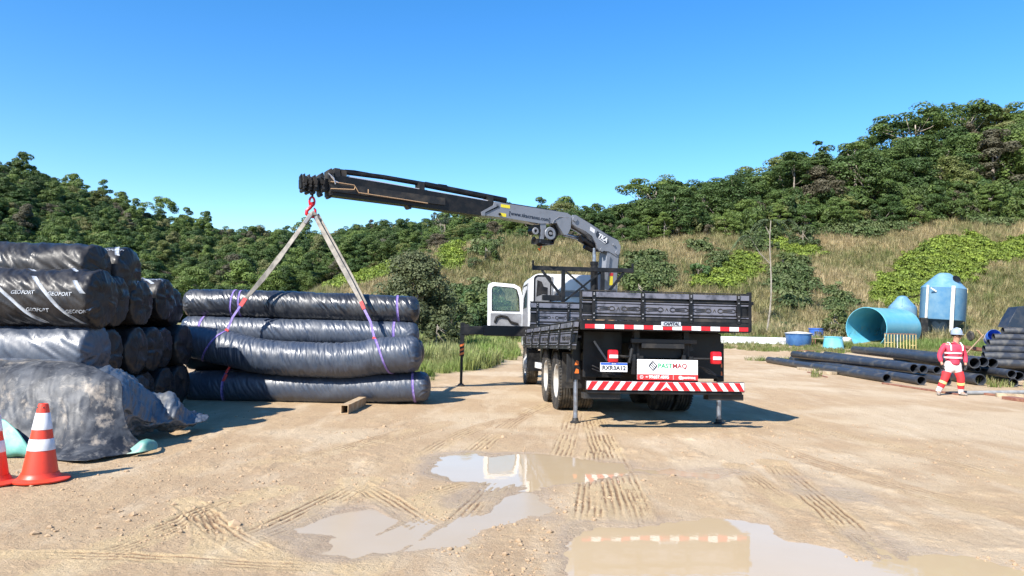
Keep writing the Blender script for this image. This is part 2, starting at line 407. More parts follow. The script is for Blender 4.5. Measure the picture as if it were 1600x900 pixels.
def grass_mask(x, y):
    """0 bare yard .. 1 grown over"""
    n = .9*fbm(x*.35, y*.35, 3, 71)+.5*fbm(x*1.3, y*1.3, 2, 72)
    g = sstep(-1.2, 1.2, y-54.5+n*1.8)                        # foot of the slope
    # the meadow left of the truck
    poly = G2([(640, 596), (700, 583), (775, 574), (806, 565), (790, 548), (770, 535), (755, 524), (600, 522), (300, 530), (-200, 560), (-200, 575), (300, 560)])
    sd = polysd(x, y, poly)
    g = np.maximum(g, sstep(.9, -.9, sd+n*1.0))
    poly2 = G2([(-700, 545), (640, 545), (640, 513), (-700, 500)])
    g = np.maximum(g, sstep(2, -2, polysd(x, y, poly2)))
    return g
def ground_material():
    m = bpy.data.materials.new('packed_clay'); m.use_nodes = True; nt = m.node_tree; L = nt.links
    b = nt.nodes['Principled BSDF']
    at_ = _n(nt, 'ShaderNodeAttribute'); at_.attribute_name = 'zone'
    sp = _n(nt, 'ShaderNodeSeparateColor'); L.new(at_.outputs['Color'], sp.inputs[0])
    geo = _n(nt, 'ShaderNodeNewGeometry')
    def noise(s, d=6, r=.6, vec=None):
        q = _n(nt, 'ShaderNodeTexNoise', Scale=s, Detail=float(d), Roughness=r); L.new(vec or geo.outputs['Position'], q.inputs['Vector']); return q.outputs['Fac']
    def mr(v, a, b_, c=0, d=1):
        q = _n(nt, 'ShaderNodeMapRange'); q.inputs[1].default_value = a; q.inputs[2].default_value = b_; q.inputs[3].default_value = c; q.inputs[4].default_value = d
        L.new(v, q.inputs[0]); return q.outputs[0]
    def mix(f, a, b_, mode='MIX'):
        q = _n(nt, 'ShaderNodeMix', data_type='RGBA', blend_type=mode)
        for s_, v in ((0, f), (6, a), (7, b_)):
            if isinstance(v, tuple): q.inputs[s_].default_value = (*v, 1) if s_ else v
            elif isinstance(v, (int, float)): q.inputs[s_].default_value = v
            else: L.new(v, q.inputs[s_])
        return q.outputs[2]
    base = mix(mr(noise(.9), .35, .65), (.45, .325, .19), (.365, .255, .15))
    base = mix(mr(noise(5.5, 8, .7), .38, .66, 0, .65), base, (.33, .215, .12))
    base = mix(mr(noise(22, 8, .75), .42, .64, 0, .45), base, (.54, .39, .24))
    base = mix(mr(sp.outputs[2], 0, -1.6, 0, .55), base, (.52, .385, .205))
    pal = mr(sp.outputs[2], .2, 1, 0, .55); base = mix(pal, base, (.54, .435, .30))
    # streaks along the driving direction
    mp = _n(nt, 'ShaderNodeMapping'); mp.inputs['Scale'].default_value = (1.5, .45, 1); mp.inputs['Rotation'].default_value = (0, 0, R(38)); L.new(geo.outputs['Position'], mp.inputs['Vector'])
    st = noise(1.3, 7, .65, mp.outputs[0]); base = mix(mr(st, .50, .68, 0, .5), base, (.60, .49, .345))
    mp2 = _n(nt, 'ShaderNodeMapping'); mp2.inputs['Scale'].default_value = (2.0, .5, 1); mp2.inputs['Rotation'].default_value = (0, 0, R(-30)); L.new(geo.outputs['Position'], mp2.inputs['Vector'])
    st2 = noise(1.1, 7, .65, mp2.outputs[0]); base = mix(mr(st2, .5, .7, 0, .5), base, (.32, .21, .12))
    # damp margins of the puddles
    base = mix(mr(sp.outputs[1], .1, .9, 0, .6), base, (.37, .28, .195))
    base = mix(mr(at_.outputs['Alpha'], .06, .5, 0, .9), base, (.17, .095, .05))
    # speckled gravel
    vo = _n(nt, 'ShaderNodeTexVoronoi', Scale=48.0); L.new(geo.outputs['Position'], vo.inputs['Vector'])
    gv = mr(noise(3.0, 4), .5, .7, 0, 1)
    pe = mr(vo.outputs['Distance'], .0, .22, 1, 0)
    mm = _n(nt, 'ShaderNodeMath', operation='MULTIPLY'); L.new(pe, mm.inputs[0]); L.new(gv, mm.inputs[1])
    base = mix(mm.outputs[0], base, (.24, .15, .09))
    base = mix(mr(noise(75, 5, .8), .52, .70, 0, .5), base, (.26, .17, .10))
    base = mix(mr(noise(60, 5, .8), .50, .68, 0, .4), base, (.62, .50, .35))
    # grown over
    gcol = mix(mr(noise(1.6), .4, .6), (.15, .16, .055), (.30, .25, .13))
    base = mix(mr(sp.outputs[0], .1, .8), base, gcol)
    L.new(base, b.inputs['Base Color'])
    L.new(mr(sp.outputs[1], .55, 1, .93, .25), b.inputs['Roughness'])
    b.inputs['Specular IOR Level'].default_value = .25
    h = _n(nt, 'ShaderNodeMath', operation='ADD'); L.new(noise(38, 8, .75), h.inputs[0]); L.new(noise(9, 6, .7), h.inputs[1])
    bp = _n(nt, 'ShaderNodeBump', Strength=.9, Distance=.022); L.new(h.outputs[0], bp.inputs['Height']); L.new(bp.outputs[0], b.inputs['Normal'])
    return m
MAT_G = ground_material()
V, F, colr, zc, dc = build_terrain()
def sub_mesh(name, sel, mat):
    f = F[sel]; u, inv = np.unique(f, return_inverse=True)
    me = np_mesh(name, V[u], inv.reshape(f.shape), mat)
    ca = me.color_attributes.new('zone', 'FLOAT_COLOR', 'POINT')
    ca.data.foreach_set('color', colr[u].astype(np.float32).ravel())
    return me
hill = (zc > .25) & (dc > 40)
far = hill & (dc > 108)
mobj('ground', sub_mesh('ground', ~hill, MAT_G), kind='structure')
mobj('hillside', sub_mesh('hillside', hill & ~far, MAT_G), kind='structure')
mobj('far_hills', sub_mesh('far_hills', far, MAT_G), kind='structure')

# water lying in the ruts
def water_mat(rough=.03, dk=1.0):
    m = bpy.data.materials.new('muddy_water'); m.use_nodes = True; nt = m.node_tree; L = nt.links
    b = nt.nodes['Principled BSDF']
    geo = _n(nt, 'ShaderNodeNewGeometry')
    no = _n(nt, 'ShaderNodeTexNoise', Scale=1.6, Detail=4.0); L.new(geo.outputs['Position'], no.inputs['Vector'])
    mx = _n(nt, 'ShaderNodeMix', data_type='RGBA'); mx.inputs[6].default_value = (.44*dk, .32*dk, .18*dk, 1); mx.inputs[7].default_value = (.48*dk, .37*dk, .24*dk, 1)
    L.new(no.outputs['Fac'], mx.inputs[0]); L.new(mx.outputs[2], b.inputs['Base Color'])
    b.inputs['Roughness'].default_value = rough; b.inputs['IOR'].default_value = 1.33; b.inputs['Specular IOR Level'].default_value = .62
    nb = _n(nt, 'ShaderNodeTexNoise', Scale=5.0, Detail=3.0); L.new(geo.outputs['Position'], nb.inputs['Vector'])
    bp = _n(nt, 'ShaderNodeBump', Strength=.06, Distance=.012); L.new(nb.outputs['Fac'], bp.inputs['Height']); L.new(bp.outputs[0], b.inputs['Normal'])
    return m
MAT_W = water_mat(); MAT_WF = water_mat(.16, .9)
for nm, poly, dep in PUDDLES:
    cx = sum(p[0] for p in poly)/len(poly); cy = sum(p[1] for p in poly)/len(poly)
    q = []
    n = len(poly)
    for i in range(n):
        a = Vector(poly[i-1]); b_ = Vector(poly[i]); c = Vector(poly[(i+1) % n])
        d = ((b_-a).normalized()+(c-b_).normalized()); nn = Vector((d.y, -d.x)).normalized()
        if polysd(np.array([b_.x+nn.x*.02]), np.array([b_.y+nn.y*.02]), poly)[0] < 0: nn = -nn
        q.append((b_.x+nn.x*.34, b_.y+nn.y*.34, -.0085-.0012*PUDDLES.index((nm, poly, dep))))
    me = bpy.data.meshes.new('puddle_water'); me.from_pydata(q, [], [tuple(range(n))]); me.materials.append(MAT_WF if nm in ('P2', 'P2b', 'P4', 'P5', 'P1b') else MAT_W)
    mobj('puddle_water', me, kind='structure')
# ================================================================== VEGETATION
def leaf_mat(name, lum=1.0, trans=.25, rough=.55):
    """colour = per-plant tint x a little noise"""
    m = bpy.data.materials.new(name); m.use_nodes = True; nt = m.node_tree; L = nt.links
    b = nt.nodes['Principled BSDF']; out = nt.nodes['Material Output']
    a = _n(nt, 'ShaderNodeAttribute', attribute_type='INSTANCER'); a.attribute_name = 'tint'
    tc = _n(nt, 'ShaderNodeTexCoord'); no = _n(nt, 'ShaderNodeTexNoise', Scale=1.1, Detail=4.0, Roughness=.7); L.new(tc.outputs['Object'], no.inputs['Vector'])
    mr = _n(nt, 'ShaderNodeMapRange'); mr.inputs[1].default_value = .3; mr.inputs[2].default_value = .7; mr.inputs[3].default_value = .62*lum; mr.inputs[4].default_value = 1.4*lum
    L.new(no.outputs['Fac'], mr.inputs[0])
    vm = _n(nt, 'ShaderNodeVectorMath', operation='SCALE'); L.new(a.outputs['Color'], vm.inputs[0]); L.new(mr.outputs[0], vm.inputs['Scale'])
    L.new(vm.outputs[0], b.inputs['Base Color']); b.inputs['Roughness'].default_value = rough; b.inputs['Specular IOR Level'].default_value = .35
    tr = _n(nt, 'ShaderNodeBsdfTranslucent'); L.new(vm.outputs[0], tr.inputs['Color'])
    mx = _n(nt, 'ShaderNodeMixShader'); mx.inputs[0].default_value = trans
    L.new(b.outputs[0], mx.inputs[1]); L.new(tr.outputs[0], mx.inputs[2]); L.new(mx.outputs[0], out.inputs['Surface'])
    return m
MAT_LEAF = leaf_mat('leaves', 1.0, .32)
MAT_BLADE = leaf_mat('grass_blades', 1.0, .3, .6)
MAT_BARK = M('bark', (.17, .14, .11), .9, c2=(.30, .27, .23), scale=3, bump=.5, bscale=12, bdist=.05)
MAT_BARKP = M('pale_bark', (.38, .33, .27), .9, c2=(.24, .19, .15), scale=2, bump=.4, bscale=9, bdist=.03)

def leaves(rng, C, Rr, per, size, updir=.35, squash=.75, shell=(.55, 1.05), aspect=.6):
    """leaf rhombi on lumps; C centres, Rr radii"""
    n = len(C)*per
    ci = np.repeat(np.arange(len(C)), per)
    d = rng.normal(size=(n, 3)); d[:, 2] = d[:, 2]+updir; d /= np.linalg.norm(d, axis=1)[:, None]
    rad = rng.uniform(shell[0], shell[1], n)**.6
    p = C[ci] + d*(Rr[ci]*rad)[:, None]*np.array([1, 1, squash])
    nrm = d*1.0 + rng.normal(size=(n, 3))*.32; nrm[:, 2] += .25; nrm /= np.linalg.norm(nrm, axis=1)[:, None]
    t = np.cross(nrm, rng.normal(size=(n, 3))); t /= np.linalg.norm(t, axis=1)[:, None]
    b = np.cross(nrm, t)
    s = (size*rng.uniform(.6, 1.35, n))[:, None]
    V = np.stack([p-t*s, p-b*s*aspect+nrm*s*.15, p+t*s, p+b*s*aspect+nrm*s*.15], 1).reshape(-1, 3)
    F = np.arange(n*4).reshape(-1, 4)
    return V, F

def crown_mesh(name, seed, kind, Rc, Hc, base, nl, per, size):
    rng = np.random.default_rng(seed)
    C = []; Rr = []
    for i in range(nl):
        if kind == 'flat':
            r = Rc*math.sqrt(rng.random())*.9; a = rng.uniform(0, 6.28); z = Hc-.18*Hc*(r/Rc)**2-rng.random()*.12*Hc; lr = Rc*rng.uniform(.18, .30)
        elif kind == 'sparse':
            r = Rc*math.sqrt(rng.random()); a = rng.uniform(0, 6.28); z = base+(Hc-base)*rng.uniform(.35, 1.0); lr = Rc*rng.uniform(.14, .26)
        elif kind == 'bush':
            t = rng.random()**.8; r = Rc*math.sqrt(max(0, 1-(t*.97)**2.2))*rng.uniform(.35, .86); a = rng.uniform(0, 6.28); z = base+(Hc-base)*t*.93; lr = Rc*rng.uniform(.17, .30)
        else:
            t = rng.random(); prof = math.sin(math.pi*min(.98, .22+.74*t))**.7
            r = Rc*prof*rng.uniform(.35, .85); a = rng.uniform(0, 6.28); z = base+(Hc-base)*t*.93; lr = Rc*rng.uniform(.20, .36)
        C.append((r*math.cos(a), r*math.sin(a), z)); Rr.append(lr)
    C = np.array(C); Rr = np.array(Rr)
    V, F = leaves(rng, C, Rr, per, size, squash=.62 if kind != 'bush' else .85)
    return np_mesh(name, V, F, MAT_LEAF, smooth=False), C
def trunk_mesh(name, seed, H, r, C, mat, nlimb=7):
    rng = np.random.default_rng(seed+100); mb = MB()
    k = rng.normal(size=3)*.06*H
    pts = [(k[0]*math.sin(t*2.2), k[1]*math.sin(t*1.7), H*t-.4*(1-t)) for t in np.linspace(0, 1, 6)]
    mb.tube(pts, [r*(1.25-.95*t) for t in np.linspace(0, 1, 6)], 7)
    idx = rng.permutation(len(C))[:nlimb]
    for i in idx:
        c = C[i]; t = rng.uniform(.55, .95); s = Vector((k[0]*math.sin(t*2.2), k[1]*math.sin(t*1.7), H*t-.4*(1-t)))
        e = Vector(c); md = (s+e)/2+Vector((0, 0, -.08*(e-s).length))
        mb.tube([s, md, e], [r*.5, r*.3, r*.1], 5)
    me = bpy.data.meshes.new(name); me.from_pydata(mb.v, [], mb.f); me.materials.append(mat)
    for p in me.polygons: p.use_smooth = True
    return me
# kinds of tree, unit scale = metres
KINDS = {}
def kind(nm, seed, k, Rc, Hc, base, nl, per, size, tr, bark=MAT_BARK, nlimb=7):
    cm, C = crown_mesh('crown', seed, k, Rc, Hc, base, nl, per, size)
    KINDS[nm] = (cm, trunk_mesh('trunk', seed, Hc*.8, tr, C, bark, nlimb))
for i in range(4): kind('round%d' % i, 10+i, 'round', 3.0, 8.0, 1.6, 44, 230, .12, .16)
for i in range(3): kind('tall%d' % i, 20+i, 'round', 2.5, 11.0, 3.5, 38, 220, .12, .17)
for i in range(3): kind('flat%d' % i, 30+i, 'flat', 3.3, 10.5, 5, 24, 150, .125, .13, MAT_BARKP, 13)
for i in range(2): kind('sparse%d' % i, 40+i, 'sparse', 2.6, 9.5, 5.5, 20, 90, .13, .12, MAT_BARKP, 14)
for i in range(3): kind('shrub%d' % i, 50+i, 'bush', 1.5, 2.4, .1, 16, 120, .10, .06)
kind('bigbush', 61, 'bush', 1.95, 4.4, .25, 95, 210, .065, .12, MAT_BARKP, 16)

# ---- scatter by geometry nodes (one object for each uncountable mass)
def scatter(name, P, rotz, scl, tint, meshes, pick=None, label=None, cat=None):
    me = bpy.data.meshes.new(name); me.vertices.add(len(P)); me.vertices.foreach_set('co', np.asarray(P, np.float32).ravel())
    def attr(n, t, v, key='value'):
        a = me.attributes.new(n, t, 'POINT'); a.data.foreach_set(key, np.asarray(v, np.float32 if t != 'INT' else np.int32).ravel())
    rz = np.zeros((len(P), 3)); rz[:, 2] = rotz
    rngl = np.random.default_rng(len(P)); rz[:, :2] = rngl.normal(size=(len(P), 2))*.08
    attr('rotv', 'FLOAT_VECTOR', rz, 'vector'); attr('sclv', 'FLOAT_VECTOR', scl, 'vector')
    tc = np.ones((len(P), 4)); tc[:, :3] = tint; attr('tint', 'FLOAT_COLOR', tc, 'color')
    attr('pick', 'INT', np.zeros(len(P)) if pick is None else pick)
    me.update()
    src = bpy.data.collections.new(name+'_source')
    for i, mm in enumerate(meshes):
        o = bpy.data.objects.new('%s_%02d' % (name, i), mm); src.objects.link(o)
    ng = bpy.data.node_groups.new(name, 'GeometryNodeTree')
    ng.interface.new_socket('Geometry', in_out='INPUT', socket_type='NodeSocketGeometry'); ng.interface.new_socket('Geometry', in_out='OUTPUT', socket_type='NodeSocketGeometry')
    N = ng.nodes; gi = N.new('NodeGroupInput'); go = N.new('NodeGroupOutput')
    ci = N.new('GeometryNodeCollectionInfo'); ci.inputs[0].default_value = src; ci.inputs['Separate Children'].default_value = True; ci.inputs['Reset Children'].default_value = True
    ip = N.new('GeometryNodeInstanceOnPoints'); ip.inputs['Pick Instance'].default_value = True
    def na(n, t):
        q = N.new('GeometryNodeInputNamedAttribute'); q.data_type = t; q.inputs[0].default_value = n
        return [s for s in q.outputs if s.enabled and s.name == 'Attribute'][0]
    K = ng.links
    e2r = N.new('FunctionNodeEulerToRotation'); K.new(na('rotv', 'FLOAT_VECTOR'), e2r.inputs[0])
    K.new(gi.outputs[0], ip.inputs['Points']); K.new(ci.outputs[0], ip.inputs['Instance'])
    K.new(na('pick', 'INT'), ip.inputs['Instance Index']); K.new(e2r.outputs[0], ip.inputs['Rotation']); K.new(na('sclv', 'FLOAT_VECTOR'), ip.inputs['Scale'])
    K.new(ip.outputs[0], go.inputs[0])
    o = bpy.data.objects.new(name, me); link(o); md = o.modifiers.new('scatter', 'NODES'); md.node_group = ng
    return tag(o, label, cat, kind='stuff')

def tuft_mesh(name, seed, n, h, spread, w, lean=.5, mat=None):
    rng = np.random.default_rng(seed); V = []; F = []
    for i in range(n):
        a = rng.uniform(0, 6.28); r = spread*math.sqrt(rng.random()); p = np.array([r*math.cos(a), r*math.sin(a), -.03])
        hh = h*rng.uniform(.55, 1.15); b = rng.uniform(0, 6.28); l = lean*hh*rng.uniform(.2, 1)
        dx = np.array([math.cos(b), math.sin(b), 0]); sd = np.array([-dx[1], dx[0], 0])*w*rng.uniform(.7, 1.3)
        m_ = p+dx*l*.35+np.array([0, 0, hh*.6]); t = p+dx*l+np.array([0, 0, hh])
        k = len(V); V += [p-sd, p+sd, m_+sd*.8, m_-sd*.8, t+sd*.1, t-sd*.1]; F += [(k, k+1, k+2, k+3), (k+3, k+2, k+4, k+5)]
    return np_mesh(name, V, F, mat or MAT_BLADE, smooth=False)
TUFT_DRY = [tuft_mesh('t', 100+i, 26, .95, .28, .022, .7) for i in range(3)]
TUFT_GRN = [tuft_mesh('t', 110+i, 30, .50, .16, .010, .6) for i in range(3)]
TUFT_LOW = [tuft_mesh('t', 120+i, 30, .28, .22, .014, .9) for i in range(2)]
def fern_mesh(seed):
    rng = np.random.default_rng(seed)
    C = np.array([(rng.normal()*.28, rng.normal()*.28, rng.uniform(.15, .45)) for _ in range(6)]); Rr = rng.uniform(.18, .32, 6)
    V, F = leaves(rng, C, Rr, 30, .085, updir=.9, squash=.6); return np_mesh('fern', V, F, MAT_LEAF, smooth=False)
FERNS = [fern_mesh(130+i) for i in range(3)]

def proj(P):
    """picture coordinates of points"""
    P = np.asarray(P, float)-np.array([0, 0, EYE])
    d = P @ np.array(_f); return 800+FPX*(P @ np.array(_rt))/d, 450-FPX*(P @ np.array(_up))/d
rng = np.random.default_rng(3)
# ---- slope vegetation
N0 = 190000
X = rng.uniform(-30, 80, N0); Y = rng.uniform(53, 100, N0)
a = X/Y; keep = (a > azp(430)) & (a < azp(1720)); X, Y = X[keep], Y[keep]
Z = hill_h(X, Y); px, py = proj(np.stack([X, Y, Z], -1))
def blob(px, py, cx, cy, rx, ry, ang=0):
    c, s = math.cos(R(ang)), math.sin(R(ang)); u = (px-cx)*c+(py-cy)*s; v = -(px-cx)*s+(py-cy)*c
    return 1-np.sqrt((u/rx)**2+(v/ry)**2)
# lie of the bright creeper patches on the slope (plan view centres, metres)
def patch(x, y, cpx, cpy, Yc, rx, ry, ang=0):
    c = at(cpx, cpy, Yc); return blob(x, y, c.x, Yc, rx, ry, ang)
# treeline distance for each azimuth
_TX = [azp(p) for p in (400, 520, 600, 680, 700, 800, 900, 1000, 1100, 1200, 1300, 1400, 1500, 1600, 1800)]
_TD = [90, 90, 84, 80, 81.5, 83.5, 83, 83, 85, 87, 88, 89, 90, 91, 92]
def treeline(a): return np.interp(a, _TX, _TD)
tl = treeline(X/Y)+2.0*vn(X*.25, Y*.25, seed=80)
slope = (Y < tl+1.5)
EXC = [(26.8+4.7*t, 56+3.4*t, 1.75) for t in np.linspace(-.1, 1.05, 7)]+[(36.0, 62, 2.3), (34.8, 66, 1.4), (at(1247, 530, 54.5).x, 54.5, 1.1), (at(1276, 530, 58.5).x, 58.5, .8), (at(1302, 530, 53).x, 53, 1.0)]
EXC += [(14.5+i*.9, 54.4, 1.7) for i in range(9)]
for ex_, ey_, er_ in EXC: slope &= (X-ex_)**2+(Y-ey_)**2 > er_**2
X, Y, Z, px, py, tl = [q[slope] for q in (X, Y, Z, px, py, tl)]
nz = fbm(X*.16, Y*.2, 4, 81, g=.6)
green_foot = sstep(59.5, 56.5, Y+2.2*fbm(X*.3, Y*.3, 2, 82))
# bright patches, by the place they take on the hillside
br = np.maximum.reduce([blob(px, py, 1462, 425, 112, 40, -24), blob(px, py, 1390, 462, 40, 24, -20), blob(px, py, 1150, 432, 52, 24, -28), blob(px, py, 1235, 395, 50, 14, 10), blob(px, py, 545, 446, 60, 9, -8), blob(px, py, 590, 425, 35, 18, 0), blob(px, py, 705, 405, 22, 30, 20), blob(px, py, 1580, 395, 50, 22, -20), blob(px, py, 1100, 448, 30, 12, 0)])
br = br+.45*fbm(X*.45, Y*.45, 3, 83)
dk = np.maximum.reduce([blob(px, py, 1235, 452, 40, 40, 0), blob(px, py, 740, 480, 55, 36, 0), blob(px, py, 1190, 375, 40, 22), blob(px, py, 1330, 365, 100, 12), blob(px, py, 1570, 350, 60, 12), blob(px, py, 760, 395, 22, 10, -20), blob(px, py, 1010, 440, 45, 40), blob(px, py, 1090, 395, 18, 10), blob(px, py, 1310, 480, 26, 26), blob(px, py, 850, 360, 130, 10), blob(px, py, 1125, 415, 16, 16)])
dk = dk+.5*fbm(X*.5, Y*.5, 3, 84)+.10*nz
u = rng.random(len(X))
isfern = (br > .10+.5*rng.random(len(X))**2) & (u < .45)
isgreen = ~isfern & ((green_foot > u) | (br > .02))
isbushy = ~isfern & ~isgreen & (dk > .22) & (u < .35)
isdry = ~isfern & ~isgreen & ~isbushy & (u < .40) & (dk < .45)
def mixc(a, b, t): return np.asarray(a)[None, :]*(1-t[:, None])+np.asarray(b)[None, :]*t[:, None]
def P3(s): return np.stack([X[s], Y[s], Z[s]], -1)
def rs(n, lo, hi, hv=.25):
    s = rng.uniform(lo, hi, n); return np.stack([s, s, s*rng.uniform(1-hv, 1+hv, n)], -1)
s = isdry; n = s.sum(); t = np.clip(.5+.5*nz[s]*2.2+rng.normal(size=n)*.28, 0, 1)
tint = mixc((.47, .375, .21), (.31, .28, .13), t); gsh = (rng.random(n) < np.clip(.12+.5*nz[s], .05, .5)); tint[gsh] = mixc((.14, .17, .055), (.21, .22, .08), rng.random(gsh.sum()))
scatter('dry_grass', P3(s), rng.uniform(0, 6.28, n), rs(n, .55, 1.15), tint*rng.uniform(.75, 1.25, (n, 1)), TUFT_DRY, rng.integers(0, 3, n), 'tall straw coloured dry grass covering the hillside above the yard', 'grass')
s = isfern; n = s.sum(); tint = mixc((.235, .30, .045), (.13, .19, .035), np.clip(rng.random(n)*.8+.2*nz[s], 0, 1))
scatter('creeper_patches', P3(s), rng.uniform(0, 6.28, n), rs(n, .7, 1.5), tint*rng.uniform(.7, 1.2, (n, 1)), FERNS, rng.integers(0, 3, n), 'bright yellow-green creeper mats spreading over the dry hillside', 'creeper')
s = isbushy; n = s.sum(); tint = mixc((.07, .11, .035), (.13, .16, .06), rng.random(n))
scatter('undergrowth', P3(s), rng.uniform(0, 6.28, n), rs(n, .8, 1.9), tint, FERNS, rng.integers(0, 3, n), 'dark green undergrowth in hollows of the dry hillside', 'undergrowth')
s = isgreen & (u < .6); n = s.sum(); tint = mixc((.14, .23, .045), (.24, .27, .09), np.clip(rng.random(n)+.3*nz[s], 0, 1))
scatter('foot_grass', P3(s), rng.uniform(0, 6.28, n), rs(n, .5, 1.1), tint*rng.uniform(.7, 1.2, (n, 1)), TUFT_GRN, rng.integers(0, 3, n), 'fresh green grass along the foot of the hillside behind the tanks', 'grass')
# ---- meadow beside the truck, near
N1 = 52000
X = rng.uniform(-30, 6, N1); Y = np.exp(rng.uniform(math.log(19), math.log(56), N1)); g = grass_mask(X, Y)
k = (g > rng.random(N1)*.9+.25) & (X/Y > azp(-80)) & (X/Y < azp(880)); X, Y = X[k], Y[k]
n = len(X); nz = fbm(X*.5, Y*.5, 3, 91)
tint = mixc((.19, .28, .055), (.38, .36, .16), np.clip(.30+.9*nz+rng.normal(size=n)*.2, 0, 1))
sc = rs(n, .6, 1.1)*(.5+.8*sstep(-.5, .5, fbm(X*.35, Y*.35, 2, 92)))[:, None]
scatter('meadow_grass', np.stack([X, Y, hill_h(X, Y)], -1), rng.uniform(0, 6.28, n), sc, tint*rng.uniform(.7, 1.2, (n, 1)), TUFT_GRN, rng.integers(0, 3, n), 'knee high green grass beside the yard left of the truck', 'grass')
# stray weeds at the edges of the yard, right side
N2 = 5200
X = rng.uniform(8, 42, N2); Y = rng.uniform(19.5, 55, N2); w = fbm(X*.5, Y*.5, 3, 95)+1.0*sstep(40, 54, Y)-.1
k = (w > .28) & (X > 9.5) & ((Y < 34) | (Y > 46)); X, Y = X[k], Y[k]; n = len(X)
tint = mixc((.13, .18, .035), (.28, .25, .12), rng.random(n))
scatter('yard_weeds', np.stack([X, Y, hill_h(X, Y)], -1), rng.uniform(0, 6.28, n), rs(n, .5, 1.1), tint, TUFT_LOW, rng.integers(0, 2, n), 'low weeds growing between the stored pipes and tanks', 'weeds')

# ---- the far forest: one mass of crowns
def green(n, seed=0, dark=0.0):
    r = np.random.default_rng(seed); t = r.random(n)**1.3
    c = mixc((.050, .092, .026), (.135, .19, .045), t)
    y = r.random(n) < .10; c[y] = mixc((.15, .18, .05), (.19, .19, .08), r.random(y.sum()))
    g = r.random(n) < .07; c[g] = mixc((.10, .10, .06), (.13, .11, .07), r.random(g.sum()))
    return c*(1-dark)
CR = [KINDS['round%d' % i][0] for i in range(4)]+[KINDS['tall%d' % i][0] for i in range(3)]+[KINDS['flat0'][0]]
N3 = 17500
A = rng.uniform(azp(-160), azp(1000), N3); D = np.sqrt(rng.uniform(104**2, 300**2, N3)); D = D/np.sqrt(1+A*A); X = A*D; Y = D
k = (A < azp(470)) | (D > 112); X, Y, A, D = X[k], Y[k], A[k], D[k]
u = rng.random(len(X)); dens = np.where(D < 180, .62, .5); k = u < dens; X, Y, D = X[k], Y[k], D[k]
n = len(X); Z = hill_h(X, Y); sc = rng.uniform(.5, 1.15, n)*np.where(D < 150, .85, 1); big = rng.random(n) < .05; sc[big] *= 1.35
scatter('far_forest', np.stack([X, Y, Z-.5], -1), rng.uniform(0, 6.28, n), np.stack([sc*1.05, sc*1.05, sc*rng.uniform(.75, 1.1, n)], -1), green(n, 5)*rng.uniform(.8, 1.2, (n, 1)), CR, rng.choice(8, n, p=[.17]*4+[.09, .09, .09, .05]), 'dense subtropical forest covering the far left hills', 'forest')

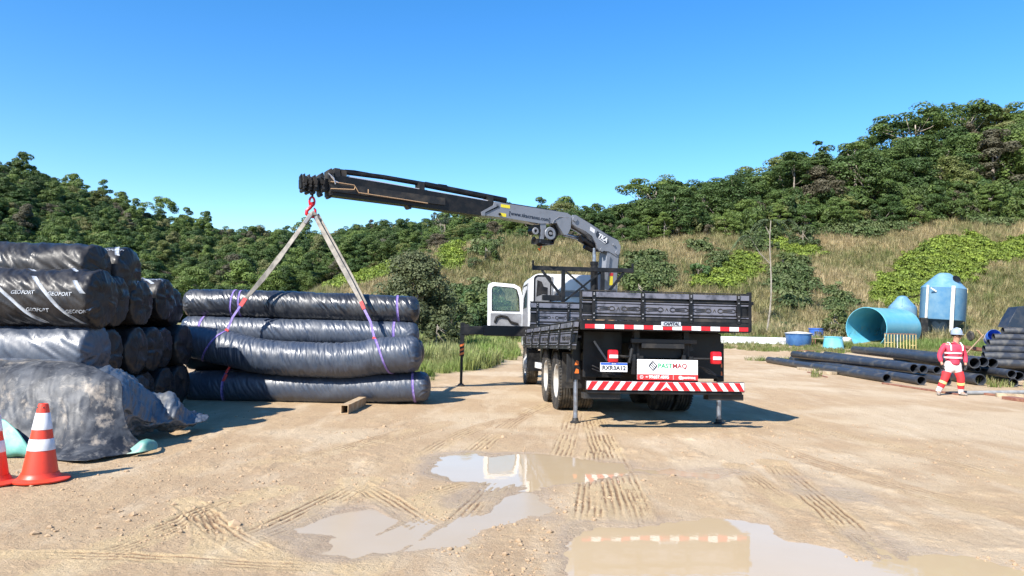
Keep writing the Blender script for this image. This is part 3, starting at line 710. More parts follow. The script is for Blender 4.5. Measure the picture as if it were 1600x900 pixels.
# ---- trees on the near ridge: each one a thing
def tree(kd, x, y, s, sz, tint, name, label, cat='tree', group=None, sink=.3, trunk=True):
    z = float(hill_h(np.array([x]), np.array([y]))[0])
    o = empty(name, (x, y, z-sink), (0, 0, random.uniform(0, 6.28)), label=label, cat=cat, group=group)
    o.scale = (s, s, sz)
    c = mobj('crown', KINDS[kd][0], o); c['tint'] = [float(v) for v in tint]
    if trunk: mobj('trunk', KINDS[kd][1], o)
    return o
_HX = [azp(p) for p in (500, 600, 690, 720, 800, 860, 1000, 1100, 1200, 1300, 1400, 1500, 1600, 1800)]
_HH = [2.2, 2.6, 3.0, 3.4, 3.6, 4.8, 7.0, 8.2, 9.4, 9.8, 10.2, 11, 12.6, 14]
rank_me = []
rt = np.random.default_rng(17); cnt = 0; spots = []
tries = 0
while cnt < 262 and tries < 60000:
    tries += 1
    A = rt.uniform(azp(575), azp(1665)); tlD = float(treeline(A)); w = 32 if A > azp(1100) else 22 if A > azp(880) else 13
    D = tlD+w*rt.random()**1.25; x, y = A*D, D
    if A < azp(690) and rt.random() < .4: continue
    h = float(np.interp(A, _HX, _HH))*rt.uniform(.8, 1.1); sp = .27*h+.35
    if any((x-a_)**2+(y-b_)**2 < sp*sp for a_, b_ in spots): continue
    spots.append((x, y)); cnt += 1
    front = D-tlD < 4; rear = D-tlD > w*.72
    u = rt.random()
    if rear and u < .42 and A > azp(860): kd = 'flat%d' % rt.integers(3); H0 = 10.5; h *= 1.3; nm, lb, gp = 'umbrella_tree', 'flat topped tree with thin pale trunk rising over the ridge forest', 'umbrella shaped trees along the ridge'
    elif rear and u < .52 and A > azp(860): kd = 'sparse%d' % rt.integers(2); H0 = 9.5; h *= 1.25; nm, lb, gp = 'sparse_tree', 'thinly leaved tree showing sky through its crown on the ridge', 'sparse trees along the ridge'
    elif u < .78: kd = 'round%d' % rt.integers(4); H0 = 8.0; h *= .88; nm, lb, gp = 'broadleaf_tree', 'round crowned green tree in the forest on the right hand ridge', 'round trees of the ridge forest'
    else: kd = 'tall%d' % rt.integers(3); H0 = 11.0; nm, lb, gp = 'tall_tree', 'tall narrow green tree in the forest on the right hand ridge', 'tall trees of the ridge forest'
    if front: h *= .55
    s = h/H0; c = green(1, int(rt.integers(1e6)))[0]
    if front: c = c*1.15
    px_ = 800+A*FPX
    lum = c[0]+c[1]; tn = 'brownish green' if c[0] > c[1]*.95 else 'yellowish green' if lum > .29 else 'mid green' if lum > .20 else 'dark green'
    shp = {'fla': 'flat topped', 'spa': 'sparsely leaved', 'rou': 'round crowned', 'tal': 'narrow upright'}[kd[:3]]
    rw_ = 'at the forest edge' if D-tlD < 6 else 'on the skyline' if D-tlD > w*.62 else 'inside the forest'
    zn = [z_ for lim, z_ in ((740, 'left of boom'), (880, 'behind the boom'), (1010, 'behind the crane'), (1180, 'above the tailgate'), (1320, 'above the tubs'), (1430, 'above the tank'), (1530, 'above the silo'), (9e9, 'near right edge')) if px_ < lim][0]
    o = tree(kd, x, y, s*(1.5 if H0 > 8 else 1.35), s, c, nm, '%s %s tree %s %s' % (tn, shp, rw_, zn), group='trees of the forest on the right hand ridge'); rank_me.append((o, px_))
# shrubs on the slope
ru = np.random.default_rng(31); A = ru.uniform(azp(560), azp(1680), 2600); D = treeline(A)+1+ru.random(2600)**.8*20; X = A*D; Y = D; n = 2600
s_ = ru.uniform(.6, 1.3, n)*np.interp(A, _HX, _HH)/8.5
scatter('forest_understory', np.stack([X, Y, hill_h(X, Y)-.2], -1), ru.uniform(0, 6.28, n), np.stack([s_, s_, s_*ru.uniform(.9, 1.5, n)], -1), green(n, 9)*ru.uniform(.75, 1.15, (n, 1)), [KINDS['shrub%d' % i][0] for i in range(3)], ru.integers(0, 3, n), 'dense leafy understory filling the gaps between the ridge trees', 'understory')
SH = [(1226, 462, 64, .5), (1240, 478, 60.5, .5), (1212, 452, 66, .4), (1250, 444, 68, .5), (1222, 490, 58.5, .45), (1205, 380, 82, 1.0), (1180, 385, 82, .8), (1310, 478, 60, 1.2), (1298, 490, 58, .9), (1225, 388, 77, 1.0), (985, 420, 62, 1.3), (1008, 425, 61, 1.4), (1022, 440, 60, .9), (998, 405, 66, 1.7), (1035, 455, 59, .6), (972, 445, 58, 1.2), (745, 470, 54, 1.5), (725, 480, 52, 1.5), (765, 475, 53, 1.4), (735, 455, 57, 1.5), (710, 480, 50, 1.3), (700, 498, 44, 1.2), (760, 398, 76, 1.1), (742, 402, 75, .8), (1255, 348, 84, 1.3), (1130, 470, 59, .9), (1090, 400, 74, 1.0)]
for i, (px_, py_, D, s) in enumerate(SH):
    p = at(px_, py_, D); z = float(hill_h(np.array([p.x]), np.array([D]))[0])
    zn = [z_ for lim, z_ in ((730, 'left of the cab'), (800, 'behind the door'), (1060, 'behind the crane'), (1175, 'above the tailgate'), (1240, 'near slender trunk'), (9e9, 'above the water tubs')) if px_ < lim][0]
    szw = 'small' if s < .75 else 'medium' if s < 1.25 else 'large'; ht = 'high up on' if py_ < 410 else 'at the foot of' if py_ > 465 else 'halfway up'
    o = tree('shrub%d' % (i % 3), p.x, D, s*1.0, s*.95, (.075+.04*random.random(), .115+.04*random.random(), .045), 'shrub', '%s green shrub %s the slope %s' % (szw, ht, zn), 'shrub', 'shrubs scattered over the grassy hillside', sink=.1); rank_me.append((o, px_))
p = at(650, 500, 35)
_by = {}
for o, q in rank_me: _by.setdefault(o['label'], []).append((q, o))
for lb_, lst in _by.items():
    lst.sort(key=lambda t: t[0]); n_ = len(lst)
    if n_ == 2:
        lst[0][1]['label'] += ', left of two'; lst[1][1]['label'] += ', right of two'
    elif n_ == 3:
        for (q, o), wd_ in zip(lst, ('leftmost', 'middle one', 'rightmost')): o['label'] = lb_+', '+wd_
tree('bigbush', p.x, 35, 1.12, 1.08, (.115, .135, .06), 'bushy_tree', 'olive green bushy tree behind the right end of the stacked rolls', 'tree', sink=.05)
for i, (px_, D, s, lb) in enumerate([(618, 33.5, .75, 'low olive shrub at the left foot of the bushy tree'), (688, 33, .8, 'low olive shrub at the right foot of the bushy tree, over the grass')]):
    tree('shrub%d' % i, at(px_, 500, D).x, D, s, s*.9, (.09, .11, .045), 'shrub', lb, 'shrub', sink=.05)
tree('sparse0', at(687, 400, 96).x, 96, .55, .62, (.06, .085, .05), 'lone_tree', 'lone airy tree standing clear on the skyline left of the boom', 'tree', sink=.2)
# slender trunk with drooping crown right of the truck
def pole_tree():
    D = 58.0; base = at(1195, 505, D); top = at(1209, 345, D+4)
    z0 = float(hill_h(np.array([base.x]), np.array([D]))[0]); base.z = z0-.2
    o = empty('slender_tree', base, label='tall slender bare trunk topped by drooping fronds right of the truck', cat='tree')
    L = top-base; mb = MB()
    pts = [L*t+Vector((.25*math.sin(t*5), 0, 0)) for t in np.linspace(0, 1, 9)]
    mb.tube(pts, [.075-.035*t for t in np.linspace(0, 1, 9)], 8)
    mb.tube([pts[5], pts[5]+Vector((-.9, 0, .9)), pts[5]+Vector((-1.7, .2, 2.3))], [.05, .04, .02], 6)
    mb.tube([pts[7], pts[7]+Vector((-.35, 0, .7))], [.045, .03], 6)
    mb.build('trunk', M('grey_bark', (.24, .21, .17), .9, c2=(.15, .13, .10), scale=2), o, smooth=True)
    rg = np.random.default_rng(8); VV = []; FF = []
    for c0, nf, ln in ((pts[-1], 9, 1.7), (pts[5]+Vector((-1.7, .2, 2.3)), 7, 1.4), (pts[8]+Vector((1.5, .3, .1)), 6, 1.1)):
        for i in range(nf):
            a = rg.uniform(0, 6.28); e = rg.uniform(.1, .7); d = np.array([math.cos(a), math.sin(a), 0])
            for t in np.linspace(.15, 1, 16):
                p = np.array(c0)+d*ln*t+np.array([0, 0, e*t*ln-1.1*ln*t*t])
                for sgn in (-1, 1):
                    q = np.array([-d[1], d[0], 0])*sgn*.32*(1.1-t*.6)+np.array([0, 0, -.14])+rg.normal(size=3)*.04
                    w = d*.05; k_ = len(VV); VV += [p-w, p+w, p+q+w*.3, p+q-w*.3]; FF.append((k_, k_+1, k_+2, k_+3))
    c = mobj('crown', np_mesh('fronds', VV, FF, MAT_LEAF, smooth=False), o); c['tint'] = [.10, .13, .06]
pole_tree()
# ================================================================== CRANE TRUCK
BLK = M('black_paint', (.006, .006, .007), .38, c2=(.020, .019, .019), scale=5, spec=.3, rv=.25, lo=.45, hi=.7)
DUST = M('dusty_black_paint', (.014, .014, .015), .45, c2=(.06, .052, .042), scale=4, spec=.35, rv=.3, lo=.45, hi=.75)
LILAC = M('lilac_sheen_boards', (.13, .13, .16), .32, c2=(.03, .03, .04), scale=6, spec=.6, lo=.5, hi=.68)  # black boards; their sunlit lilac-grey gloss is painted into the base colour
CRGREY = M('crane_grey_paint', (.19, .20, .225), .36, c2=(.15, .155, .17), scale=2.5, coat=.2, lo=.5, hi=.7)
WHT = M('white_paint', (.72, .73, .74), .3, coat=.4, c2=(.58, .56, .52), scale=1.5, lo=.55, hi=.8)
RED = M('red_reflector', (.55, .012, .02), .3, c2=(.40, .01, .015), scale=12)
RWH = M('white_reflector', (.78, .78, .80), .3, c2=(.62, .6, .58), scale=9)
TYRE = M('tyre_rubber', (.022, .021, .02), .8, c2=(.11, .09, .065), scale=7, bump=.2, bscale=60, lo=.45, hi=.7)
RIM = M('dusty_white_rim', (.50, .49, .46), .5, c2=(.30, .25, .19), scale=7, lo=.45, hi=.7)
CHROME = M('chrome', (.62, .62, .64), .28, .55)
STEEL = M('steel_rod', (.33, .37, .44), .3, .7, c2=(.2, .2, .22), scale=8)
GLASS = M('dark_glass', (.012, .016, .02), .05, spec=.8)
GREY = M('grey_plastic', (.22, .225, .24), .5, c2=(.15, .15, .16), scale=5)
ORG = M('orange_marking', (.62, .14, .02), .4)
ROPE = M('tan_rope', (.42, .27, .15), .9, bump=.4, bscale=50)
YEL = M('yellow_sticker', (.75, .62, .03), .4)
INK = M('dark_ink', (.015, .02, .035), .4)
GRN = M('green_ink', (.02, .32, .13), .4)
REDI = M('red_ink', (.60, .03, .03), .4)
WHI = M('white_ink', (.80, .80, .80), .4)
BLUI = M('blue_ink', (.02, .09, .45), .4)
DRED = M('dark_red_ink', (.30, .03, .04), .4)

PIT = R(2.0)
truck = empty('crane_truck', (2.32, 11.03, 0), (-PIT, 0, R(5.9)), label='black flatbed crane truck lifting rolls, white cab door open, red-white striped bumper', cat='truck')
def zg(y): return math.tan(PIT)*y
def T(mb, name, mat, parent=None, **k): return mb.build(name, mat, parent or truck, **k)
XR = Matrix(((1, 0, 0, 0), (0, 0, -1, 0), (0, 1, 0, 0), (0, 0, 0, 1)))  # text standing up, facing -y
def txt(s, size, mat, x, y, z, parent=None, name='lettering', bold=.0, **k):
    return text_mesh(s, size, mat, name, Matrix.Translation((x, y, z)) @ XR, parent or truck, bold=bold, **k)

# rear bumper with hazard stripes
b = T(MB().box((0, 0, .665), (2.42, .07, .15), bev=.008).box((0, .03, .568), (2.36, .10, .04), bev=.01), 'bumper', BLK)
face = MB().box((0, -.0375, .668), (2.40, .004, .126)); face.build('reflective_face', RWH, b)
zb, zt, yy = .607, .729, -.0425
w = .092
for sgn in (-1, 1):
    for i in range(7):
        x0 = sgn*(.035+i*.172); sh = -sgn*.09
        xa = [x0, x0+sgn*w, x0+sgn*w+sh*-1*-1, x0+sh]
        pts = [(x0-sh if False else x0, zb), (x0+sgn*w, zb), (x0+sgn*w+sh, zt), (x0+sh, zt)]
        pts = [(max(-1.2, min(1.2, (p[0]+sgn*.06) if sgn*(p[0]+sgn*.06) > 0 else 0)), p[1]) for p in pts]
        MB().prism([(p[0], yy, p[1]) for p in pts], (0, .005, 0)).build('red_stripe', RED, b)
MB().prism([(-.075, yy, zb), (.075, yy, zb), (0, yy, zb+.055)], (0, .0045, 0)).build('red_stripe', RED, b)
for sgn in (-1, 1): T(MB().box((sgn*.95, .15, .51), (.55, .22, .09), bev=.01), 'bumper_bracket', DUST)

# chassis and dark underside
ch = MB()
for sx in (-.40, .40): ch.box((sx, 4.4, 1.18), (.09, 8.3, .26), bev=.01)
for y in (.35, 1.4, 2.2, 3.2, 4.6, 5.6, 6.6): ch.box((0, y, 1.18), (.75, .08, .2))
T(ch, 'chassis', BLK)
sp = T(MB().box((-.82, .62, 1.12), (.62, .03, .72), bev=.01), 'splash_panel', BLK)
T(MB().box((.80, .62, 1.12), (.60, .03, .72), bev=.01), 'splash_panel', BLK)
T(MB().box((0, 1.3, 1.0), (.72, .04, .6)).box((0, .9, .85), (.7, .4, .08)).box((0, 1.6, 1.36), (1.9, .04, .34)), 'underbody_shade_panel', BLK)  # added dark sheets standing in for the deep shade under the bed
sup = MB()
for sx in (-.37, .41):
    sup.box((sx, .30, 1.24), (.085, .10, .52), bev=.006); sup.bar((sx-.10*np.sign(sx)*-1, .30, 1.2), (sx, .34, 1.46), .03, .06)
    sup.box((sx-.06, .22, .98), (.05, .06, .30)).box((sx+.06, .24, .98), (.06, .06, .26))
T(sup, 'support_frame', DUST)
T(MB().box((.02, .16, 1.335), (1.02, .07, .065), bev=.008), 'cross_bar', DUST)
cp = T(MB().box((.0, .13, 1.265), (.66, .03, .075), bev=.004), 'backing_plate', DUST)
T(MB().bar((-.98, .5, 1.32), (-.78, .45, 1.02), .02, .03), 'brace', GREY)
T(MB().tube([(-.45, .2, 1.09), (-.74, .16, 1.10)], .02, 8).tube([(-.5, .2, 1.0), (-.46, .2, 1.22)], .03, 8), 'lamp_arm', DUST)
T(MB().tube([(.50, .2, 1.08), (.74, .16, 1.08)], .018, 8), 'lamp_arm', DUST)
hz_ = MB()
for k in range(3): hz_.tube([(.50+.05*k, .3, 1.0), (.75, .25, .92-.03*k), (.95+.03*k, .3, .80)], .012, 6)
for k in range(2): hz_.tube([(-1.05, .3, .95-.05*k), (-.9, .24, .88-.04*k), (-.55, .3, .80)], .011, 6)
T(hz_, 'air_hose', BLK, smooth=True)

# rear lamps, number plate, banner
for x in (-.79, .80):
    l = T(MB().box((x, .06, 1.10), (.15, .11, .19), bev=.03), 'tail_lamp', RED, smooth=True)
    MB().box((x, .0, 1.095), (.13, .012, .05), bev=.005).build('reverse_lens', RWH, l)
pl = T(MB().box((-.78, .03, .935), (.41, .012, .135), bev=.004), 'number_plate', RWH)
MB().box((-.78, .0225, .985), (.40, .004, .03)).build('blue_band', BLUI, pl)
txt('RXR3A12', .088, INK, -.78, .021, .922, pl, bold=.002)
txt('BRASIL', .022, WHI, -.78, .0195, .986, pl)
bn = T(MB().box((.04, .03, .875), (.93, .014, .30), bev=.003), 'banner', WHI); bn.location.z = .035
MB().box((.04, .021, .765), (.93, .004, .082)).build('red_band', REDI, bn)
txt('PAST', .098, GRN, .0, .0215, .93, bn, bold=.0025, spacing=1.02)
txt('MAQ', .098, DRED, .225, .0215, .93, bn, bold=.0025, spacing=1.02)
lg = MB()
def dia(cx, cz, r, t):
    P = [(cx-r*.9, cz), (cx, cz+r), (cx+r*.9, cz), (cx, cz-r)]; 
    for i in range(4):
        a, c = P[i], P[(i+1) % 4]; lg.bar((a[0], .0205, a[1]), (c[0], .0205, c[1]), .003, t, up=(0, 0, 1))
P = [(-.25, .93), (-.19, .998), (-.125, .93), (-.185, .862)]
for i in range(4): a, c = P[i], P[(i+1) % 4]; lg.bar((a[0], .0205, a[1]), (c[0], .0205, c[1]), .004, .015)
for t in (.34, .66):
    a = Vector((P[0][0], .0205, P[0][1])).lerp(Vector((P[1][0], .0205, P[1][1])), t); c = Vector((P[3][0], .0205, P[3][1])).lerp(Vector((P[2][0], .0205, P[2][1])), t); lg.bar(a, c, .004, .013)
lg.build('logo', INK, bn)
txt('48', .036, WHI, -.285, .018, .765, bn); txt('99687.4095', .066, WHI, -.095, .018, .764, bn, bold=.0018)
txt('@pastmaq', .06, WHI, .335, .018, .764, bn, bold=.0012)
MB().box((.125, .018, .765), (.004, .003, .07)).build('divider', WHI, bn)
ph = MB().lathe([(.020, -.001), (.020, .001), (.026, .001), (.026, -.001)], 20, 'y', (-.36, .0185, .765), close=True); ph.tube([(-.367, .018, .772), (-.360, .018, .760), (-.352, .018, .757)], .004, 5).build('phone_icon', WHI, bn)

# the bed: sill, floor, tailgate
FZ = 1.63
T(MB().box((0, 3.1, FZ-.03), (2.52, 6.15, .05)), 'bed_floor', DUST)
bs = MB(); 
for y in np.linspace(.4, 5.8, 10): bs.box((0, y, FZ-.10), (2.4, .07, .09))
T(bs, 'floor_joists', BLK)
sill = T(MB().box((0, -.01, 1.555), (2.60, .09, .14), bev=.006), 'rear_sill', BLK)
n = 17; L0 = -1.24; wd = 2.50/n
for i in range(n):
    MB().box((L0+wd*(i+.5), -.0585, 1.535), (wd-.003, .006, .062)).build('reflector_strip', RED if i % 2 == 0 else RWH, sill)
cpn = T(MB().box((.06, -.068, 1.592), (.30, .012, .065), bev=.004), 'maker_plate', CHROME)
txt('CAPITAL', .062, INK, .06, -.0755, 1.592, cpn, bold=.003, shear=.25)
def gate(name, x0, x1, z0, z1, place, bays=3, parent=truck, top=True):
    """boarded drop side in its own plane: u along, v up; place(u, depth, v) -> local point"""
    g = bpy.data.objects.new(name, None); link(g, parent)
    H = z1-z0; W_ = x1-x0
    def bx(nm, u0, u1, v0, v1, d0, d1, mat, par=g, bev=.004):
        cs = [place(u, d, v) for u in (u0, u1) for d in (d0, d1) for v in (v0, v1)]
        mb = MB(); mb.add(cs, [(0, 1, 3, 2), (4, 6, 7, 5), (0, 4, 5, 1), (2, 3, 7, 6), (0, 2, 6, 4), (1, 5, 7, 3)]); return mb.build(nm, mat, par)
    bx('board', x0, x1, z0, z0+.045*H/.44, -.0, .03, DUST)
    bx('board', x0, x1, z0+.06*H/.44, z0+.078*H/.44, -.008, .03, LILAC); bx('board', x0, x1, z0+.09*H/.44, z0+.10*H/.44, .0, .03, DUST)
    pz0, pz1 = z0+.105*H/.44, z0+.235*H/.44
    bx('board', x0, x1, z0+.25*H/.44, z0+.268*H/.44, -.006, .03, LILAC); bx('board', x0, x1, z0+.283*H/.44, z0+.30*H/.44, -.006, .03, DUST)
    bx('board', x0, x1, z0+.335*H/.44, z0+.41*H/.44, -.022, .03, LILAC)
    bx('board', x0, x1, z0+.425*H/.44, z1, -.01, .03, DUST)
    bx('backing', x0+.01, x1-.01, z0+.01, z1-.02, .026, .036, BLK)
    for i in range(bays):
        a = x0+.17+(W_-.34)*i/bays+.03; c = x0+.17+(W_-.34)*(i+1)/bays-.03
        p = bx('pressed_panel', a, c, pz0, pz1, -.004, .028, LILAC)
        mb = MB(); cz = (pz0+pz1)/2; m_ = (a+c)/2; hh = (pz1-pz0)
        def seg(u0, v0, u1, v1, r=.0075): mb.tube([place(u0, -.007, v0), place(u1, -.007, v1)], r, 5)
        for sg in (-1, 1):
            for k in range(14):
                t0, t1 = k/14*2*math.pi, (k+1)/14*2*math.pi
                seg(m_+sg*.095+.042*math.cos(t0), cz+.03*math.sin(t0), m_+sg*.095+.042*math.cos(t1), cz+.03*math.sin(t1))
            seg(m_+sg*.14, cz+.018, m_+sg*.30, cz+.026); seg(m_+sg*.14, cz-.018, m_+sg*.30, cz-.026); seg(m_+sg*.30, cz+.026, m_+sg*.345, cz); seg(m_+sg*.30, cz-.026, m_+sg*.345, cz)
            seg(m_+sg*.15, cz, m_+sg*.28, cz, .006)
        seg(m_-.022, cz-.022, m_, cz+.022, .006); seg(m_, cz+.022, m_+.022, cz-.022, .006)
        mb.build('relief', DUST, p, smooth=True)
    for i in range(bays+1):
        u = x0+.17+(W_-.34)*i/bays
        o = bx('post', u-.026, u+.026, z0-.02, z1-.03, -.036, -.018, BLK)
        mb = MB()
        for v in (z0+.03, z0+.09*H/.44, z0+.29*H/.44, z0+.37*H/.44, z1-.05): 
            c_ = place(u, -.04, v); mb.box(c_, (.018, .018, .018))
        mb.build('bolts', GREY, o)
    return g
tg = gate('tailgate', -1.28, 1.28, 1.635, 2.075, lambda u, d, v: Vector((u, -.03+d, v)))
T(MB().box((1.30, .0, 1.80), (.05, .08, .60), bev=.005).box((1.33, -.02, 1.93), (.05, .05, .05)), 'corner_post', BLK)
T(MB().box((-1.295, .01, 1.83), (.03, .07, .48), bev=.005), 'corner_post', BLK)
ls = gate('drop_side', .06, 6.05, 0, .44, lambda u, d, v: Vector((-1.315+d-.10*(.44-v)*1.0-.02, u, 1.19+v)), bays=5)
rs_ = gate('drop_side', .06, 6.05, 0, .44, lambda u, d, v: Vector((1.31-d, u, 1.635+v)), bays=5)
T(MB().box((-1.27, 3.05, 1.60), (.05, 6.0, .07)), 'side_sill', DUST)
T(MB().box((1.285, 3.05, 1.59), (.045, 6.0, .11)), 'side_sill', DUST)  # unseen right sill, added to block sun leaking into the truck's shadow
hb = gate('headboard', -1.26, 1.26, 1.66, 2.26, lambda u, d, v: Vector((u, 6.14+d, v)), bays=3)
rp = MB()
for k in range(4):
    q = [(-1.0+.20*k*.6+.14*math.cos(t)*(1+.15*k), .75+.3*k*.4+.22*math.sin(t), 1.655+.022*k+.035*math.sin(2*t+k)) for t in np.linspace(0, 2*math.pi, 26)[:-1]]
    rp.tube(q, .017, 6, closed=True)
o = rp.build('rope_coil', ROPE, None, smooth=True); o.matrix_world = full_matrix(truck); tag(o, 'tan rope coil lying on the truck bed behind the lowered left side', 'rope')

# rack behind the cab
rk = MB().box((0, 6.28, 3.05), (2.42, .09, .10), bev=.008)
rkp = T(rk, 'overhead_rack', BLK)
for sx in (-1, 1): MB().box((sx*1.19, 6.28, 3.15), (.04, .06, .15)).build('end_stop', BLK, rkp)
for sx in (-1, 1):
    MB().box((sx*.47, 6.28, 2.64), (.09, .07, .76), bev=.005).build('upright', BLK, rkp)
    MB().bar((sx*.98, 6.28, 3.0), (sx*.52, 6.28, 2.42), .05, .06).build('brace', BLK, rkp)
    MB().bar((sx*.42, 6.28+.03*sx, 2.99), (-sx*.42, 6.28+.03*sx, 2.30), .03, .045).build('brace', BLK, rkp)
MB().box((-.70, 6.32, 2.36), (.52, .10, .13), bev=.01).build('tool_box', BLK, rkp)

# wheels
def wheel(x, y, side, dual=True, par=truck):
    r = .515; c = (x, y, zg(y)+r-.005)
    w_ = bpy.data.objects.new('wheel', None); link(w_, par)
    hw = .142
    prof = [(.30, -hw*.82), (.36, -hw), (.45, -hw*1.03), (.492, -hw*.96), (.512, -hw*.80)]
    for g in (-.55, -.18, .18, .55):
        a = g*hw; prof += [(.514, a-.012), (.498, a-.007), (.498, a+.007), (.514, a+.012)]
    prof += [(.512, hw*.80), (.492, hw*.96), (.45, hw*1.03), (.36, hw), (.30, hw*.82)]
    mb = MB().lathe(prof, 56, 'x', c, close=True)
    for k in range(56):
        a = 2*math.pi*k/56
        for s_ in (-1, 1):
            p = Vector((x+s_*hw*.84, y+.508*math.cos(a), c[2]+.508*math.sin(a)))
            mb.box(p, (.05, .022, .02), Euler((a, 0, 0)).to_matrix())
    mb.build('tyre', TYRE, w_, smooth=True, angle=30)
    s_ = side
    d = -1 if dual else 1
    if dual == 'inner': prof = [(.30, -hw*.8), (.30, hw*.8), (.05, hw*.3), (.05, -hw*.3)]
    elif dual: prof = [(.305, s_*hw*.85), (.285, s_*hw*.80), (.27, s_*hw*.5), (.25, -s_*hw*.15), (.17, -s_*hw*.25), (.15, s_*hw*.15), (.11, s_*hw*.35), (.0, s_*hw*.36)]
    else: prof = [(.305, s_*hw*.85), (.29, s_*hw*.75), (.275, s_*hw*.5), (.24, s_*hw*.75), (.15, s_*hw*1.05), (.12, s_*hw*1.25), (.0, s_*hw*1.28)]
    rm = MB().lathe(prof, 36, 'x', c).build('rim', RIM, w_, smooth=True)
    nb = MB()
    if dual != 'inner':
        for k in range(10):
            a = 2*math.pi*k/10; nb.lathe([(.0, 0), (.014, 0), (.014, s_*.03), (0, s_*.03)], 6, 'x', (x+s_*hw*(-.18 if dual else .8), y+.20*math.cos(a), c[2]+.20*math.sin(a)))
        nb.build('wheel_nuts', STEEL, w_)
    return w_
for y in (2.68, 3.93):
    for sx in (-1, 1): wheel(sx*1.08, y, sx); wheel(sx*.735, y, sx, 'inner')
    T(MB().tube([(-.9, y, zg(y)+.51), (.9, y, zg(y)+.51)], .09, 10).lathe([(0, -.2), (.2, -.12), (.22, 0), (.2, .12), (0, .2)], 14, 'y', (0, y, zg(y)+.51)), 'axle', BLK, smooth=True)
for sx in (-1, 1): wheel(sx*1.0, 7.9, sx, False)
T(MB().tube([(-.9, 7.9, zg(7.9)+.5), (.9, 7.9, zg(7.9)+.5)], .07, 8), 'axle', BLK)
for sx in (-1, 1):
    for y0 in (2.68, 3.93):
        q = [(sx*.91, y0+.60*math.cos(a), zg(y0)+.56+.60*math.sin(a)) for a in np.linspace(.35, 2.8, 9)]
        mg = MB()
        for i in range(8): mg.bar(q[i], q[i+1], .62, .012, up=(0, math.cos(.35+.3*i), math.sin(.35+.3*i)))
        T(mg, 'mudguard', BLK)
    T(MB().box((sx*.92, 1.98, .82), (.60, .015, .62), bev=.004), 'mud_flap', DUST)
    T(MB().box((sx*.98, 7.22, zg(7.2)+.62), (.34, .02, .50)), 'mud_flap', BLK)
T(MB().box((-1.12, 5.35, .80), (.05, 1.35, .13), bev=.01), 'side_guard', RWH)
T(MB().box((-1.05, 5.6, 1.36), (.35, .8, .10), bev=.01), 'battery_cover', RIM)
T(MB().lathe([(0, -.38), (.14, -.36), (.16, -.3), (.16, .3), (.14, .36), (0, .38)], 18, 'y', (-.78, 5.5, 1.08)), 'air_tank', DUST, smooth=True)
T(MB().box((-.72, 6.35, .98), (.45, .5, .45), bev=.02), 'fuel_tank', DUST)
T(MB().box((.85, 5.3, 1.1), (.45, 1.4, .45), bev=.03), 'fuel_tank', DUST)

# rear outriggers
for sx, lx in ((-1, -1.19), (1, 1.16)):
    y = .86
    lgp = T(MB().box((lx, y, 1.02), (.13, .13, .62), bev=.01), 'outrigger', BLK)
    MB().tube([(lx, y, .75), (lx, y, zg(y)+.06)], .036, 12).build('jack_rod', STEEL, lgp, smooth=True)
    MB().lathe([(0, .075), (.045, .075), (.055, .03), (.085, .012), (.085, -.01), (0, -.01)], 14, 'z', (lx, y, zg(y)+.004)).build('foot_pad', DUST, lgp, smooth=True)
    for zz in (.97, .84):
        MB().prism([(lx-.035, y-.067, zz-.03), (lx+.035, y-.067, zz-.03), (lx+.03, y-.067, zz+.03), (lx-.01, y-.067, zz+.045)], (0, .004, 0)).build('arrow_mark', ORG, lgp)
T(MB().box((0, .92, .93), (2.25, .16, .16), bev=.01), 'outrigger_beam', BLK)
T(MB().box((-1.22, .98, .88), (.20, .03, .46), bev=.01), 'guard_plate', DUST)

# front outrigger, run out to the left
y = 6.95; lx = -2.78
ob = T(MB().box((-1.55, y, 1.575), (1.45, .20, .245), bev=.012), 'outrigger_beam', BLK)
MB().box((-2.40, y, 1.575), (.80, .165, .20), bev=.01).build('inner_beam', BLK, ob)
lgp = T(MB().box((lx, y, 1.35), (.105, .12, .80), bev=.01).box((lx+.1, y, 1.58), (.12, .15, .26), bev=.01), 'outrigger', BLK)
MB().box((lx, y, .72), (.062, .062, .92), bev=.008).build('jack_leg', BLK, lgp)
MB().lathe([(0, .06), (.05, .06), (.09, .015), (.09, -.01), (0, -.01)], 14, 'z', (lx, y, zg(y)+.005)).build('foot_pad', DUST, lgp, smooth=True)
for k in range(3):
    zz = 1.22-.10*k; MB().prism([(lx-.052, y-.0625, zz-.05), (lx-.052, y-.0625, zz), (lx+.052, y-.0625, zz+.04), (lx+.052, y-.0625, zz-.01)], (0, .004, 0)).build('orange_stripe', ORG, lgp)
T(MB().box((1.0, y, 1.575), (.45, .20, .245), bev=.012), 'outrigger_beam', BLK)
T(MB().box((0, 6.9, 1.30), (1.9, .6, .30), bev=.02).lathe([(0, 0), (.34, 0), (.34, .25), (.28, .35), (0, .35)], 24, 'z', (.42, 6.9, 1.4)), 'crane_base', BLK, smooth=True)

